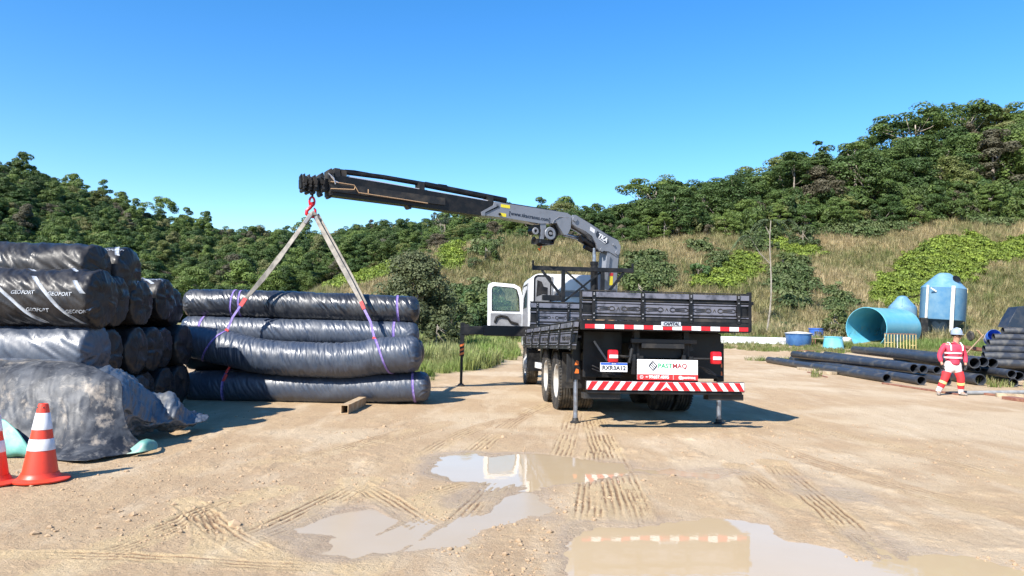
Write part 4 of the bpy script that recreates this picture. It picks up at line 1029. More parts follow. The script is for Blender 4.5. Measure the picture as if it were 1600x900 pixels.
# ---------------------------------------------------------------- cab
def ring_prism(outer, inner, off):
    mb = MB(); n = len(outer); off = Vector(off)/2
    vs = [Vector(p)-off for p in outer]+[Vector(p)-off for p in inner]+[Vector(p)+off for p in outer]+[Vector(p)+off for p in inner]; fs = []
    for i in range(n):
        j = (i+1) % n
        fs += [(i, j, n+j, n+i), (2*n+i, 3*n+i, 3*n+j, 2*n+j), (i, 2*n+i, 2*n+j, j), (n+i, n+j, 3*n+j, 3*n+i)]
    return mb.add(vs, fs)
def rrect(u0, u1, v0, v1, r, n=5, rs=None):
    rs = rs or [r]*4; P = []
    for (cx, cy, a0, rr) in ((u1-rs[0], v1-rs[0], 0, rs[0]), (u0+rs[1], v1-rs[1], 90, rs[1]), (u0+rs[2], v0+rs[2], 180, rs[2]), (u1-rs[3], v0+rs[3], 270, rs[3])):
        for k in range(n+1): a = R(a0+90*k/n); P.append((cx+rr*math.cos(a), cy+rr*math.sin(a)))
    return P
y0, y1, zb_, zt_ = 7.32, 9.35, 1.22, 3.03; cw = 1.1
# shell: lofted sections along y with open left doorway built from panels
sec = rrect(-cw, cw, zb_, zt_, .2, 6, [.22, .22, .06, .06])
def loft(mb, secs):
    n = len(secs[0]); vs = [v for s_ in secs for v in s_]; fs = []
    for i in range(len(secs)-1):
        for k in range(n): fs.append((i*n+k, i*n+(k+1) % n, (i+1)*n+(k+1) % n, (i+1)*n+k))
    fs.append(tuple(range(n-1, -1, -1))); fs.append(tuple((len(secs)-1)*n+k for k in range(n)))
    return mb.add(vs, fs)
cb = MB(); S_ = []
for y, k, dz in ((y0, .985, -.012), (y0+.03, .996, -.003), (y0+.2, 1, 0), (8.9, 1, 0), (9.25, .985, -.03), (9.42, .93, -.16)):
    S_.append([(u*k, y, (v-2.1)*(k if v > 2.1 else 1)+2.1+(dz if v > 2.1 else 0)) for u, v in sec])
loft(cb, S_); cabo = T(cb, 'cab', WHT, smooth=True, angle=24)
rw = rrect(-1.00, -.62, 2.22, 2.96, .09, 5)
ring_prism([(u, y0-.012, v) for u, v in rrect(-1.03, -.59, 2.19, 2.99, .11, 5)], [(u, y0-.012, v) for u, v in rw], (0, .03, 0)).build('window_seal', BLK, cabo)
MB().prism([(u, y0-.006, v) for u, v in rw], (0, .008, 0)).build('rear_window', GREY, cabo)
MB().prism([(-.96, y0-.014, 2.45), (-.94, y0-.014, 2.86), (-.83, y0-.014, 2.82), (-.78, y0-.014, 2.70), (-.68, y0-.014, 2.68), (-.68, y0-.014, 2.50), (-.80, y0-.014, 2.52)], (0, .006, 0)).build('seat_shape', BLK, cabo)
MB().box((-.575, y0-.012, 2.58), (.05, .03, .76), bev=.006).build('pillar_trim', GREY, cabo)
MB().box((.15, y0-.02, 2.53), (1.35, .03, .13), bev=.008).build('rear_band', GREY, cabo)
MB().box((.15, y0-.03, 2.76), (1.30, .05, .30), bev=.02).build('rear_panel', WHT, cabo)
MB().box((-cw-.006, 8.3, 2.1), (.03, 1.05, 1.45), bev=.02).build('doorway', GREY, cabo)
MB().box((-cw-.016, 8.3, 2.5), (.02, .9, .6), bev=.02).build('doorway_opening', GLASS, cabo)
MB().box((-.02, y0+.02, 1.5), (2.1, .06, .5)).build('lower_panel', DUST, cabo)
MB().box((-1.02, 8.15, zg(8)+1.03), (.22, .7, .32), bev=.03).build('step', BLK, cabo)
# open door
dr = [(-2.03, 1.50), (-2.05, 2.75), (-2.02, 2.87), (-1.92, 2.92), (-1.33, 2.88), (-1.18, 2.80), (-1.10, 2.55), (-1.08, 2.12), (-1.08, 1.50)]
door = T(MB().prism([(u, 9.02, v) for u, v in [(-2.03, 1.50), (-2.037, 2.11), (-1.08, 2.11), (-1.08, 1.50)]], (0, .07, 0)), 'door', WHT)
outer = [(-2.037, 2.112), (-2.05, 2.75), (-2.02, 2.87), (-1.92, 2.92), (-1.33, 2.88), (-1.18, 2.80), (-1.10, 2.55), (-1.08, 2.112)]
inner = [(-1.935, 2.15), (-1.945, 2.72), (-1.925, 2.79), (-1.87, 2.82), (-1.36, 2.79), (-1.26, 2.74), (-1.195, 2.53), (-1.175, 2.15)]
ring_prism([(u, 9.02, v) for u, v in outer], [(u, 9.02, v) for u, v in inner], (0, .06, 0)).build('window_frame', WHT, door)
ring_prism([(u*.999+.0, 8.985, v) for u, v in inner], [((u+1.56)*.94-1.56, 8.985, (v-2.47)*.95+2.47) for u, v in inner], (0, .02, 0)).build('rubber_seal', BLK, door)
gl = bpy.data.materials.new('clear_glass'); gl.use_nodes = True; _b = gl.node_tree.nodes['Principled BSDF']
_mx = _n(gl.node_tree, 'ShaderNodeMixShader'); _tr = _n(gl.node_tree, 'ShaderNodeBsdfTransparent'); _tr.inputs[0].default_value = (.72, .82, .80, 1); _gs = _n(gl.node_tree, 'ShaderNodeBsdfGlossy'); _gs.inputs['Roughness'].default_value = .02
_mx.inputs[0].default_value = .06; gl.node_tree.links.new(_tr.outputs[0], _mx.inputs[1]); gl.node_tree.links.new(_gs.outputs[0], _mx.inputs[2]); gl.node_tree.links.new(_mx.outputs[0], gl.node_tree.nodes['Material Output'].inputs[0])
MB().prism([((u+1.56)*.97-1.56, 9.02, (v-2.47)*.97+2.47) for u, v in inner], (0, .006, 0)).build('window_pane', gl, door)
MB().prism([(u, 8.975, v) for u, v in [(-1.96, 1.53), (-1.965, 2.09), (-1.13, 2.09), (-1.13, 1.53)]], (0, .03, 0)).build('inner_trim', GREY, door)
MB().tube([(-1.84, 8.95, 1.84), (-1.80, 8.93, 1.98), (-1.70, 8.93, 2.02), (-1.52, 8.93, 1.99), (-1.42, 8.93, 1.86), (-1.22, 8.94, 1.80)], .034, 8).tube([(-1.8, 8.95, 1.65), (-1.25, 8.95, 1.63)], .02, 6).build('armrest', BLK, door, smooth=True)

# ---------------------------------------------------------------- crane, on its slewing plane
UX = Vector((-6.1, -3.7, 0)).normalized(); NX = Vector((.519, -.855, 0)).normalized()
def B(px, py, off=0.0):
    d = ray(px, py); p0 = Vector((2.2, 17.9, 0)); t = (p0-Vector((0, 0, EYE))).dot(NX)/d.dot(NX)
    return Vector((0, 0, EYE))+d*t+NX*off
def K(mb, name, mat, parent=truck, **k): return mb.build(name, mat, parent, world=True, **k)
def plate(pts, off, th): return MB().prism([B(x, y, off) for x, y in pts], NX*th)
colm = K(plate([(943, 394), (961, 397), (956, 452), (951, 512), (932, 512), (937, 452)], 0, .30), 'crane_column', CRGREY)
K(plate([(941, 400), (946, 400), (940, 450), (936, 508), (931, 508), (935, 450)], .17, .04), 'column_rib', CRGREY, colm)
K(plate([(960, 392), (964, 395), (959, 452), (954, 512), (951, 512), (956, 452)], 0, .2), 'hose_guard', BLK, colm)
st = K(plate([(946, 432), (951.5, 432), (951, 446), (945.5, 446)], .152, .004), 'warning_sticker', YEL, colm)
K(plate([(946.5, 427), (952, 427), (951.6, 431.4), (946.2, 431.4)], .152, .004), 'red_sticker', REDI, colm)
# lift cylinder
cy_ = K(MB().tube([B(926, 500, .05), B(926.5, 412, .05)], .088, 18).tube([B(926.5, 414, .05), B(926.5, 409, .05)], .098, 18), 'lift_cylinder', BLK, smooth=True)
K(MB().tube([B(926.5, 412, .05), B(926.3, 388, .05)], .045, 14), 'piston_rod', STEEL, cy_, smooth=True)
kn = [(958.7, 376), (963, 386), (961.5, 398), (956, 401), (951, 397.5), (944.5, 393.6), (937, 393), (930.3, 393.5), (927, 389), (925, 382), (918.7, 370), (908, 362), (893, 354), (887.6, 350), (886.3, 342), (889, 337), (893, 337), (913, 349), (944.5, 369.5)]
ib = K(plate(kn, .15, .035), 'inner_boom', CRGREY)
K(plate(kn, -.15, .035), 'inner_boom_plate', CRGREY, ib)
K(plate([(957, 378), (961, 388), (955, 397), (944, 390), (933, 390), (927, 380), (919, 367), (893, 350), (889, 343), (893, 340), (912, 351), (944, 371)], 0, .26), 'boom_core', GREY, ib)
K(MB().tube([B(899, 338, 0), B(943, 365, 0), B(959, 374, 0), B(966, 388, .0), B(962, 420, 0)], .045, 8), 'hose_bundle', BLK, ib, smooth=True)
for c, r in (((891, 343.5), .06), ((933, 391), .05), ((957, 395.5), .055), ((951.5, 383), .03)):
    K(MB().tube([B(*c, .135), B(*c, .20)], r, 14), 'pivot_pin', CRGREY, ib, smooth=True)
lgp = K(plate([(926.5, 362), (943, 374), (944, 380), (941, 382), (925, 371), (924, 366)], .171, .004), 'logo_plate', INK, ib)
def tmat(p0, p1, off):
    a, c = B(*p0, off), B(*p1, off); ux = (c-a).normalized(); nn = NX; uy = nn.cross(ux).normalized()
    return Matrix.Translation((a+c)/2) @ Matrix((ux, uy, nn)).transposed().to_4x4()
text_mesh('TKA', .155, WHI, 'lettering', tmat((926, 367.5), (943, 378), .176), lgp, bold=.006, shear=.2, world=True)
K(plate([(928.5, 373.3), (939, 380.8), (938.5, 381.6), (928, 374.1)], .176, .003), 'underline', WHI, lgp)
K(plate([(916, 355), (923, 360), (922, 366), (915, 361)], .171, .003), 'sticker', RWH, ib)
k2 = K(MB().tube([B(906, 372, 0), B(927, 386, 0)], .085, 14), 'knuckle_cylinder', BLK, ib, smooth=True)
K(MB().tube([B(880, 366, 0), B(908, 373, 0)], .04, 12), 'piston_rod', STEEL, k2, smooth=True)
K(MB().tube([B(901, 369, .12), B(905, 378, .12)], .05, 10).tube([B(913, 385, .0), B(927, 392, 0)], .06, 8), 'valve_block', BLK, ib)
# outer boom
ob = K(plate([(766.6, 316.3), (790, 320), (880, 333.8), (887, 338.5), (886.5, 346), (885, 357), (880.5, 367), (874.6, 367.8), (863.6, 349.5), (838.8, 350.5), (785, 341.5), (749, 337.5), (747.5, 333.5), (762, 325), (770, 321.5)], 0, .32), 'outer_boom', CRGREY)
K(plate([(766.6, 316.3), (771, 318), (773, 322.5), (752, 333), (751, 338.5), (747, 338), (746, 332.5), (765, 322)], .165, .03), 'boom_collar', CRGREY, ob)
K(plate([(772, 323.5), (774, 325), (752, 334.6), (752, 332.8)], .163, .012), 'collar_rib', BLK, ob)
K(plate([(862, 346), (874, 341), (886, 341), (885, 357), (880.5, 367), (874.6, 368), (866, 354)], .165, .02), 'gusset', CRGREY, ob)
K(plate([(777, 320.2), (791, 322.3), (791, 327.2), (777, 325)], .162, .004), 'warning_sticker', YEL, ob)
K(plate([(775, 333.5), (785, 335.2), (785, 340.4), (775, 338.7)], .162, .004), 'warning_sticker', YEL, ob)
text_mesh('[www.tkacranes.com]', .118, INK, 'lettering', tmat((790, 334.2), (853, 344.8), .164), ob, bold=.0012, world=True, spacing=1.06)
K(MB().tube([B(775, 336, .16), B(775, 336, .18)], .03, 10).tube([B(771, 322, .16), B(771, 322, .18)], .03, 10), 'boom_bolts', BLK, ob)
K(MB().tube([B(790, 318.5, 0), B(870, 331, 0)], .032, 8), 'supply_pipe', BLK, ob, smooth=True)
K(MB().tube([B(857, 350.5, .17), B(859, 345.5, .17), B(867, 340, .17), B(886, 341.5, .17)], .008, 5), 'thin_pipe', GREY, ob, smooth=True)
# black extension
ex = K(plate([(512, 281), (530, 276.3), (600, 288), (767, 316.8), (765, 322), (748, 333), (748, 338), (640, 322.5), (515, 306.5)], 0, .27), 'boom_extension', BLK)
K(plate([(512, 288), (560, 293), (690, 311), (690, 322), (640, 316), (513, 301)], .15, .05), 'side_channel', DUST, ex)
K(plate([(633, 321), (640, 322), (640, 327), (637, 327)], 0, .2).prism([B(x, y, 0) for x, y in [(512, 306), (517, 306.5), (515, 308)]], NX*.2), 'stop_lug', BLK, ex)
stages = [(477, 520, 278, 297), (468.5, 500, 280, 294)]
for a, c, t_, q_ in stages:
    K(plate([(a, t_), (c, t_+3), (c, q_+3), (a, q_)], 0, .18), 'boom_stage', BLK, ex)
for x, ya, yb, th in ((472.5, 272.5, 298, 3.2), (480, 273.5, 301, 3.0), (488.5, 274.5, 301.5, 4.5), (500, 271, 305, 5.2), (513, 264.5, 308, 6)):
    h_ = K(plate([(x-th*.5, ya+3), (x+th*.2, ya), (x+th*.5, ya+4), (x+th*.5, yb-3), (x-th*.4, yb-1)], 0, .30), 'stage_head', DUST, ex)
    K(MB().tube([B(x, yb, -.09), B(x, yb, .09)], .034, 10), 'head_roller', BLK, h_, smooth=True)
    K(MB().tube([B(x, ya+7, .12), B(x, ya+7, .19)], .032, 10).tube([B(x+1, yb-9, .12), B(x+1, yb-9, .19)], .026, 10).tube([B(x-2, ya+3, .1), B(x+3, ya+12, .19), B(x-1, yb-5, .15)], .011, 6), 'pin', DUST, h_, smooth=True)
    K(MB().box(B(x+.5, (ya+yb)/2-2, .16), (.07, .08, .08), (0.2, .1, .5)), 'valve', DUST, h_)
K(plate([(468, 276), (471, 271.5), (471.5, 283), (468.5, 289)], 0, .1), 'end_bracket', BLK, ex)
r1 = K(MB().tube([B(527, 267.5, .0), B(600, 277, 0), B(666, 288.5, 0)], .050, 12).tube([B(664, 288.5, 0), B(790, 313.3, 0)], .066, 12), 'extension_cylinder', BLK, smooth=True)
K(MB().tube([B(541, 277.5, .08), B(652, 297.5, .08)], .030, 12).tube([B(652, 297.5, .08), B(764, 316, .08)], .026, 10), 'chrome_rod', CHROME, r1, smooth=True)
for x, y in ((524, 270), (534, 273), (655, 292.5), (762, 312)):
    K(plate([(x-4, y-6), (x+4, y-5), (x+5, y+8), (x-3, y+8)], .02, .22), 'cylinder_bracket', DUST, r1)
K(MB().tube([B(512, 286, .2), B(548, 291.5, .2), B(551, 296, .2), B(555, 303, .2), B(662, 319.5, .2)], .011, 6).tube([B(512, 297, .2), B(548, 298.5, .2), B(550, 294, .2)], .011, 6).tube([B(570, 298, .2), B(570, 304, .2)], .01, 6), 'brown_pipe', ROPE, ex, smooth=True)
K(MB().tube([B(538, 266, .03), B(552, 267, .03), B(575, 271, .03)], .012, 6).tube([B(583, 274, .04), B(590, 274.5, .04), B(598, 277, .04)], .009, 6).tube([B(683, 289, .03), B(684, 288, .03), B(697, 290, .03), B(699, 292.5, .03)], .009, 6).tube([B(704, 294, .03), B(712, 295.5, .03), B(716, 299, .03)], .009, 6), 'hose_loop', BLK, ex, smooth=True)
K(MB().tube([B(512, 278, .2), B(517, 284, .2), B(524, 288, .2)], .012, 6).tube([B(508, 273, .2), B(516, 281, .22), B(519, 290, .2)], .012, 6), 'hose', CHROME, ex, smooth=True)
# winch under the outer boom
wn = K(MB().tube([B(852, 366, -.14), B(852, 366, .20)], .105, 20).box(B(845, 378, 0), (.34, .30, .10), (0, 0, .5)).box(B(836, 358, 0), (.22, .26, .16), (0, 0, .5)), 'winch', BLK, smooth=True)
K(MB().lathe([(.075, 0), (.135, 0), (.15, .015), (.135, .03), (.075, .03)], 24, 'z', Mx=Matrix((UX, Vector((0, 0, 1)), NX)).transposed(), c=B(852, 366, .19), close=True), 'winch_flange', CRGREY, wn, smooth=True)
K(MB().tube([B(852, 366, .2), B(852, 366, .235)], .035, 10), 'hub', GREY, wn, smooth=True)
K(MB().tube([B(831, 362, -.06), B(831, 362, .14)], .075, 16), 'sheave', BLK, wn, smooth=True)
K(MB().lathe([(.04, 0), (.075, 0), (.085, .015), (.075, .03), (.04, .03)], 20, 'z', Mx=Matrix((UX, Vector((0, 0, 1)), NX)).transposed(), c=B(831, 362, .14), close=True), 'sheave_rim', GREY, wn, smooth=True)
K(plate([(838, 346), (847, 347), (848, 357), (843, 379), (838, 379), (840, 362)], .12, .05), 'winch_bracket', CRGREY, wn)
K(MB().tube([B(863, 352, 0), B(868, 366, 0), B(862, 376, 0)], .07, 10).tube([B(833, 372, 0), B(842, 382, 0), B(864, 379, 0)], .05, 8), 'winch_motor', BLK, wn, smooth=True)
K(MB().tube([B(845, 379, .0), B(845.5, 386, 0), B(843, 391, 0), B(841.5, 388, 0)], .022, 8).tube([B(842, 380, 0), B(847, 380, 0), B(846, 384, 0)], .022, 8), 'winch_hook', ORG, wn, smooth=True)
# load hook
HK = B(487, 303)
hk = K(MB().tube([B(488.5, 300), B(488, 309)], .022, 8), 'hook_link', BLK, smooth=True)
HP = B(487.5, 317); sc_ = HP.y/FPX
def hp(px, py, o=0): return B(px, py, o)
K(MB().tube([hp(487.5+4*math.cos(a), 315+7*math.sin(a)) for a in np.linspace(0, 2*math.pi, 15)[:-1]], .022, 8, closed=True).tube([hp(486, 316), hp(487.5, 321)], .045, 10), 'swivel_ring', RED, hk, smooth=True)
K(MB().tube([hp(487, 321), hp(484, 325), hp(479.5, 329), hp(479, 334), hp(483, 338), hp(489, 338.5), hp(492.5, 334), hp(492.8, 328), hp(490.5, 325)], [.035, .034, .034, .036, .038, .036, .03, .022, .014], 10), 'load_hook', RED, hk, smooth=True)
# ================================================================== WRAPPED ROLLS AND THE LIFT
def plastic(name, c, rough, c2, dusty=.3, bs=9.0, bst=.32, spec=.8):
    m = bpy.data.materials.new(name); m.use_nodes = True; nt = m.node_tree; L = nt.links; b = nt.nodes['Principled BSDF']
    tc = _n(nt, 'ShaderNodeTexCoord'); mp = _n(nt, 'ShaderNodeMapping'); mp.inputs['Rotation'].default_value = (0, .5, .3); mp.inputs['Scale'].default_value = (2.4, 1, .6); L.new(tc.outputs['Object'], mp.inputs[0])
    no = _n(nt, 'ShaderNodeTexNoise', Scale=3.0, Detail=6.0, Roughness=.65); L.new(tc.outputs['Object'], no.inputs['Vector'])
    mr = _n(nt, 'ShaderNodeMapRange'); mr.inputs[1].default_value = .42; mr.inputs[2].default_value = .72; L.new(no.outputs['Fac'], mr.inputs[0])
    mx = _n(nt, 'ShaderNodeMix', data_type='RGBA'); mx.inputs[6].default_value = (*c, 1); mx.inputs[7].default_value = (*c2, 1); L.new(mr.outputs[0], mx.inputs[0]); L.new(mx.outputs[2], b.inputs['Base Color'])
    ma = _n(nt, 'ShaderNodeMath', operation='MULTIPLY_ADD'); ma.inputs[1].default_value = dusty; ma.inputs[2].default_value = rough; L.new(mr.outputs[0], ma.inputs[0]); L.new(ma.outputs[0], b.inputs['Roughness'])
    b.inputs['Specular IOR Level'].default_value = spec
    wv = _n(nt, 'ShaderNodeTexNoise', Scale=bs, Detail=2.5, Roughness=.5, Distortion=.15); L.new(mp.outputs[0], wv.inputs['Vector'])
    bp = _n(nt, 'ShaderNodeBump', Strength=bst, Distance=.02); L.new(wv.outputs['Fac'], bp.inputs['Height']); L.new(bp.outputs[0], b.inputs['Normal'])
    return m
FILM = plastic('grey_black_film', (.034, .046, .072), .37, (.055, .066, .088))  # bluish base colour carries part of the sky's reflection
FILMD = plastic('black_film', (.015, .018, .025), .30, (.04, .042, .046))
GEO = plastic('printed_black_film', (.013, .013, .015), .32, (.038, .035, .034), bs=6, bst=.4, spec=.32)
VIO = M('violet_strap', (.15, .10, .34), .6, c2=(.26, .20, .44), scale=20)
VRED = M('red_sleeve', (.62, .07, .06), .6, c2=(.45, .05, .06), scale=30)
WEB = M('grey_webbing', (.30, .27, .225), .8, c2=(.17, .155, .135), scale=9, bump=.3, bscale=70)
PRW = M('white_print', (.40, .43, .47), .4, c2=(.20, .22, .25), scale=9)

def resample(P, n):
    P = np.array([np.array(p, float) for p in P]); Pm = np.vstack([2*P[0]-P[1], P, 2*P[-1]-P[-2]]); out = []
    for s in np.linspace(0, len(P)-1, n):
        i = min(int(s), len(P)-2); t = s-i; p0, p1, p2, p3 = Pm[i:i+4]
        out.append(.5*((2*p1)+(-p0+p2)*t+(2*p0-5*p1+4*p2-p3)*t*t+(-p0+3*p1-3*p2+p3)*t**3))
    return np.array(out)
def roll_surface(P, Rd, seed, amp=1.0, endr=.16, shear=.5, squash=1.0, freq=1.0, flatend=False, big=.012, crump=0.0):
    """returns function S(s 0..1, theta) -> points; also length"""
    C = resample(P, 400); Rr = np.interp(np.linspace(0, 1, 400), np.linspace(0, 1, len(Rd)), Rd)
    seg = np.linalg.norm(np.diff(C, axis=0), axis=1); L = seg.sum(); cum = np.concatenate([[0], np.cumsum(seg)])/L
    def f(s, th, off=0.0):
        s = np.asarray(s, float); th = np.asarray(th, float); sc = np.clip(s, 0, 1)
        c = np.stack([np.interp(sc, cum, C[:, k]) for k in range(3)], -1)
        c2 = np.stack([np.interp(np.clip(sc+.01, 0, 1), cum, C[:, k]) for k in range(3)], -1); c1 = np.stack([np.interp(np.clip(sc-.01, 0, 1), cum, C[:, k]) for k in range(3)], -1)
        d = c2-c1; d /= np.linalg.norm(d, axis=-1)[..., None]
        up = np.array([0, 0, 1.]); sd = np.cross(d, up); sd /= np.linalg.norm(sd, axis=-1)[..., None]; u2 = np.cross(sd, d)
        r = np.interp(sc, cum, Rr); x = sc*L
        e = np.minimum(x, L-x)
        cap = np.where(e < endr, np.sqrt(np.clip(1-((endr-e)/endr)**2.4, 0, 1)), 1)
        tx, ty = np.cos(th)*r, np.sin(th)*r
        u = x+shear*.35*np.sin(th)*1.0
        # seams of taut film: ridged noise, long around the roll, short along it
        w = .03*fbm(x*2.2+seed, tx*2+ty*1.7, 2, seed+3, z=ty*2)
        n1 = 1-np.abs(fbm((u+w)*13*freq, tx*2.2, 2, seed, z=ty*2.2))*2.4
        n2 = 1-np.abs(fbm((u-.5*shear*ty+w*2)*26*freq, tx*3, 2, seed+1, z=ty*3))*2.4
        msk = sstep(-.45, .35, fbm(x*1.4, tx*2.5, 2, seed+5, z=ty*2.5))
        n0 = fbm(x*1.8, tx*2.6, 2, seed+7, z=ty*2.6)
        nr = n1*.0085*amp*(.35+.65*msk)+n2*.0062*amp*(1.2-.6*msk)+n0*big
        # gathered ends
        gath = np.where(e < endr*1.6, .035*np.abs(np.sin(th*9+3*vn(th*2, x*8, seed=seed+9)))*sstep(endr*1.6, 0, e), 0)
        rr = (r+nr-gath*(r/.3))*cap+off
        if crump: c = c+d*(crump*sstep(endr, 0, e)*(fbm(tx*cap*5+seed, ty*cap*5, 3, seed+12)+.6*(1-2.2*np.abs(vn(tx*cap*5, ty*cap*11, seed=seed+14)))))[..., None]
        sq = np.where(np.sin(th) > 0, 1, squash)
        return c+sd*(np.cos(th)*rr)[..., None]+u2*(np.sin(th)*rr*sq)[..., None]
    return f, L
def roll_mesh(f, L, ns=220, nt=88, endr=.16):
    e = endr/L; s = np.concatenate([[0], e*(1-np.cos(np.linspace(.08, math.pi/2, 12))), np.linspace(e, 1-e, ns)[1:-1], 1-e*(1-np.cos(np.linspace(math.pi/2, .08, 12))), [1]])
    th = np.linspace(0, 2*math.pi, nt, endpoint=False); Sg, Tg = np.meshgrid(s, th, indexing='ij')
    V = f(Sg, Tg).reshape(-1, 3); n, k = Sg.shape
    i = np.arange(n-1)[:, None]*k; j = np.arange(k)[None, :]; j2 = (j+1) % k
    F = np.stack([i+j, i+k+j, i+k+j2, i+j2], -1).reshape(-1, 4)
    return V, F
def roll(P, Rd, seed, mat, name='wrapped_roll', res=(360, 96), **kw):
    er = kw.get('endr', .16); f, L = roll_surface(P, Rd, seed, **kw)
    V, F = roll_mesh(f, L, *res, endr=er); me = np_mesh(name, V, F, mat)
    return mobj(name, me), f, L
def band(f, L, s0, th0, s1, th1, w, mat, name, parent=None, off=.006, n=50, world=False, label=None, cat=None):
    """flat strap laid on a roll from (s0, th0) to (s1, th1)"""
    V = []; F = []
    for i in range(n+1):
        t = i/n; s = s0+(s1-s0)*t; th = th0+(th1-th0)*t
        for q in range(3):
            ss = s+(q-1)*w/L/2
            for o_ in (off, off-.012): V.append(f(np.array([ss]), np.array([th]), o_)[0])
    for i in range(n):
        a = i*6; c = a+6
        for q in (0, 1): F += [(a+2*q, a+2*q+2, c+2*q+2, c+2*q)]
        F += [(a, a+1, c+1, c), (a+4, c+4, c+5, a+5)]
    me = np_mesh(name, np.array(V), np.array(F), mat); o = mobj(name, me, parent); return tag(o, label, cat)
H = math.pi
# -- four long rolls by the crane, seen lengthwise
pA = [at(288, 604, 13.85), at(380, 603, 13.85), at(480, 606, 13.85), at(580, 606, 13.85), at(673, 604, 13.85)]
rA, fA, LA = roll(pA, [.27, .29, .29, .29, .28], 3, FILM, squash=.97, amp=.9)
tag(rA, 'wrapped roll on the ground, front bottom one of the stack beside the crane truck', 'roll')
pB = [at(270, 533, 13.72), at(308, 535, 13.7), at(350, 543, 13.66), at(400, 555, 13.64), at(450, 560, 13.62), at(520, 563, 13.62), at(560, 561, 13.63), at(600, 555.5, 13.64), at(659, 553, 13.66)]
rB, fB, LB = roll(pB, [.27, .29, .315, .31, .31, .318, .318, .33, .325], 11, FILM, amp=1.35, shear=.4, squash=1.0, res=(440, 120))
tag(rB, 'sagging grey-black wrapped roll held in the crane slings above the lowest roll', 'roll')
pC = [at(284, 514, 14.33), at(400, 518, 14.33), at(520, 521, 14.33), at(655, 525, 14.33)]
rC, fC, LC = roll(pC, [.255, .265, .27, .27], 23, FILM, amp=1.3, shear=.6)
tag(rC, 'grey-black wrapped roll lying just behind and above the sagging slung roll', 'roll')
pD = [at(288, 473.5, 14.38), at(380, 474.5, 14.38), at(480, 478, 14.38), at(580, 482, 14.38), at(656, 484, 14.38)]
rD, fD, LD = roll(pD, [.26, .262, .262, .265, .255], 31, FILMD, amp=1.5, shear=.7)
tag(rD, 'darkest wrapped roll, topmost of the stack under the crane slings', 'roll')
pE = [at(290, 556, 14.45), at(480, 557, 14.45), at(663, 550, 14.45)]
rE, fE, LE = roll(pE, [.27, .27, .27], 37, FILMD, res=(120, 60)); tag(rE, 'dark wrapped roll half hidden behind the slung roll, its tied end showing on the right', 'roll')
pF = [Vector((pE[0].x+.1, 14.48, .255)), Vector((pE[1].x, 14.48, .25)), Vector((pE[2].x+.12, 14.48, .255))]
rF, fF, LF = roll(pF, [.26, .26, .26], 41, FILMD, res=(100, 50)); tag(rF, 'dark wrapped roll on the ground hidden behind the lowest roll', 'roll')
for o in (rA, rB, rC, rD, rE, rF): tag(o, group='long wrapped rolls stacked beside the crane truck')
# theta: 0 = +side (towards the camera for +x paths), pi/2 up
def strap(f, L, px0, s, lab, slant=0.0, w=.034, a0=-1.4, a1=4.4):
    o = band(f, L, s-slant*.5, a0, s+slant*.5, a1, w, VIO, 'strap', off=.008); return tag(o, lab, 'strap', 'violet lashing straps on the rolls')
strap(fD, LD, 0, .222, 'violet strap round the left end of the topmost slung-side roll', .02); strap(fD, LD, 0, .245, 'violet strap beside the left sling on the topmost roll', -.015)
strap(fD, LD, 0, .905, 'violet strap round the right end of the topmost roll', -.03, .045)
strap(fC, LC, 0, .895, 'violet strap round the right end of the second roll from the top', -.02, .05)
strap(fC, LC, 0, .10, 'violet strap round the left end of the second roll from the top', .03, .05)
strap(fA, LA, 0, .93, 'violet strap round the right end of the bottom roll', -.02, .045)
ks = strap(fA, LA, 0, .185, 'violet strap with red knot round the left end of the bottom roll', .03, .05)
kp = fA(np.array([.185]), np.array([.55]), .02)[0]
MB().box(Vector(kp), (.05, .03, .16), (0, .4, 0), .01).box(Vector(kp)+Vector((.05, 0, .15)), (.035, .03, .13), (0, .5, 0), .01).build('red_knot', VRED, ks)
# -- the slings
sl_ = empty('lifting_sling', B(487, 336), label='grey webbing sling with two legs hanging from the crane hook down to the rolls', cat='sling')
inv = full_matrix(sl_).inverted()
def strip(P, w, th, mat, name, par, tw=None):
    P = [Vector(p) for p in P]; mb = MB(); n = len(P)
    vs = []
    for i, p in enumerate(P):
        d = (P[min(i+1, n-1)]-P[max(i-1, 0)]).normalized(); sd = d.cross(Vector((0, -1, 0))).normalized()
        if tw: sd = (Matrix.Rotation(tw[i], 3, d) @ sd)
        nn = sd.cross(d).normalized()
        ww = w[i] if isinstance(w, list) else w
        vs += [p-sd*ww/2-nn*th/2, p+sd*ww/2-nn*th/2, p+sd*ww/2+nn*th/2, p-sd*ww/2+nn*th/2]
    fs = [(0, 1, 2, 3), tuple(4*(n-1)+k for k in (3, 2, 1, 0))]
    for i in range(n-1):
        for k in range(4): fs.append((4*i+k, 4*i+(k+1) % 4, 4*i+4+(k+1) % 4, 4*i+4+k))
    return mb.add(vs, fs).build(name, mat, par, world=True)
def lerpP(a, b, t): return Vector(a).lerp(Vector(b), t)
tp = B(486, 334); tp2 = B(490, 334)
l1 = at(382, 469, 13.72); l2 = at(566, 475, 13.72)
for off, a0, a1 in ((0, tp, l1), (.09, tp, l1)):
    q = [lerpP(a0, a1, t)+Vector((.02*math.sin(t*3.1)*off*8-off*.35, off, -.05*math.sin(t*3.14))) for t in np.linspace(0, 1, 9)]
    strip(q, [.07, .085, .09, .085, .10, .085, .09, .07, .06], .014, WEB, 'webbing_leg', sl_, [off*4+.3*math.sin(t*6) for t in np.linspace(0, 1, 9)])
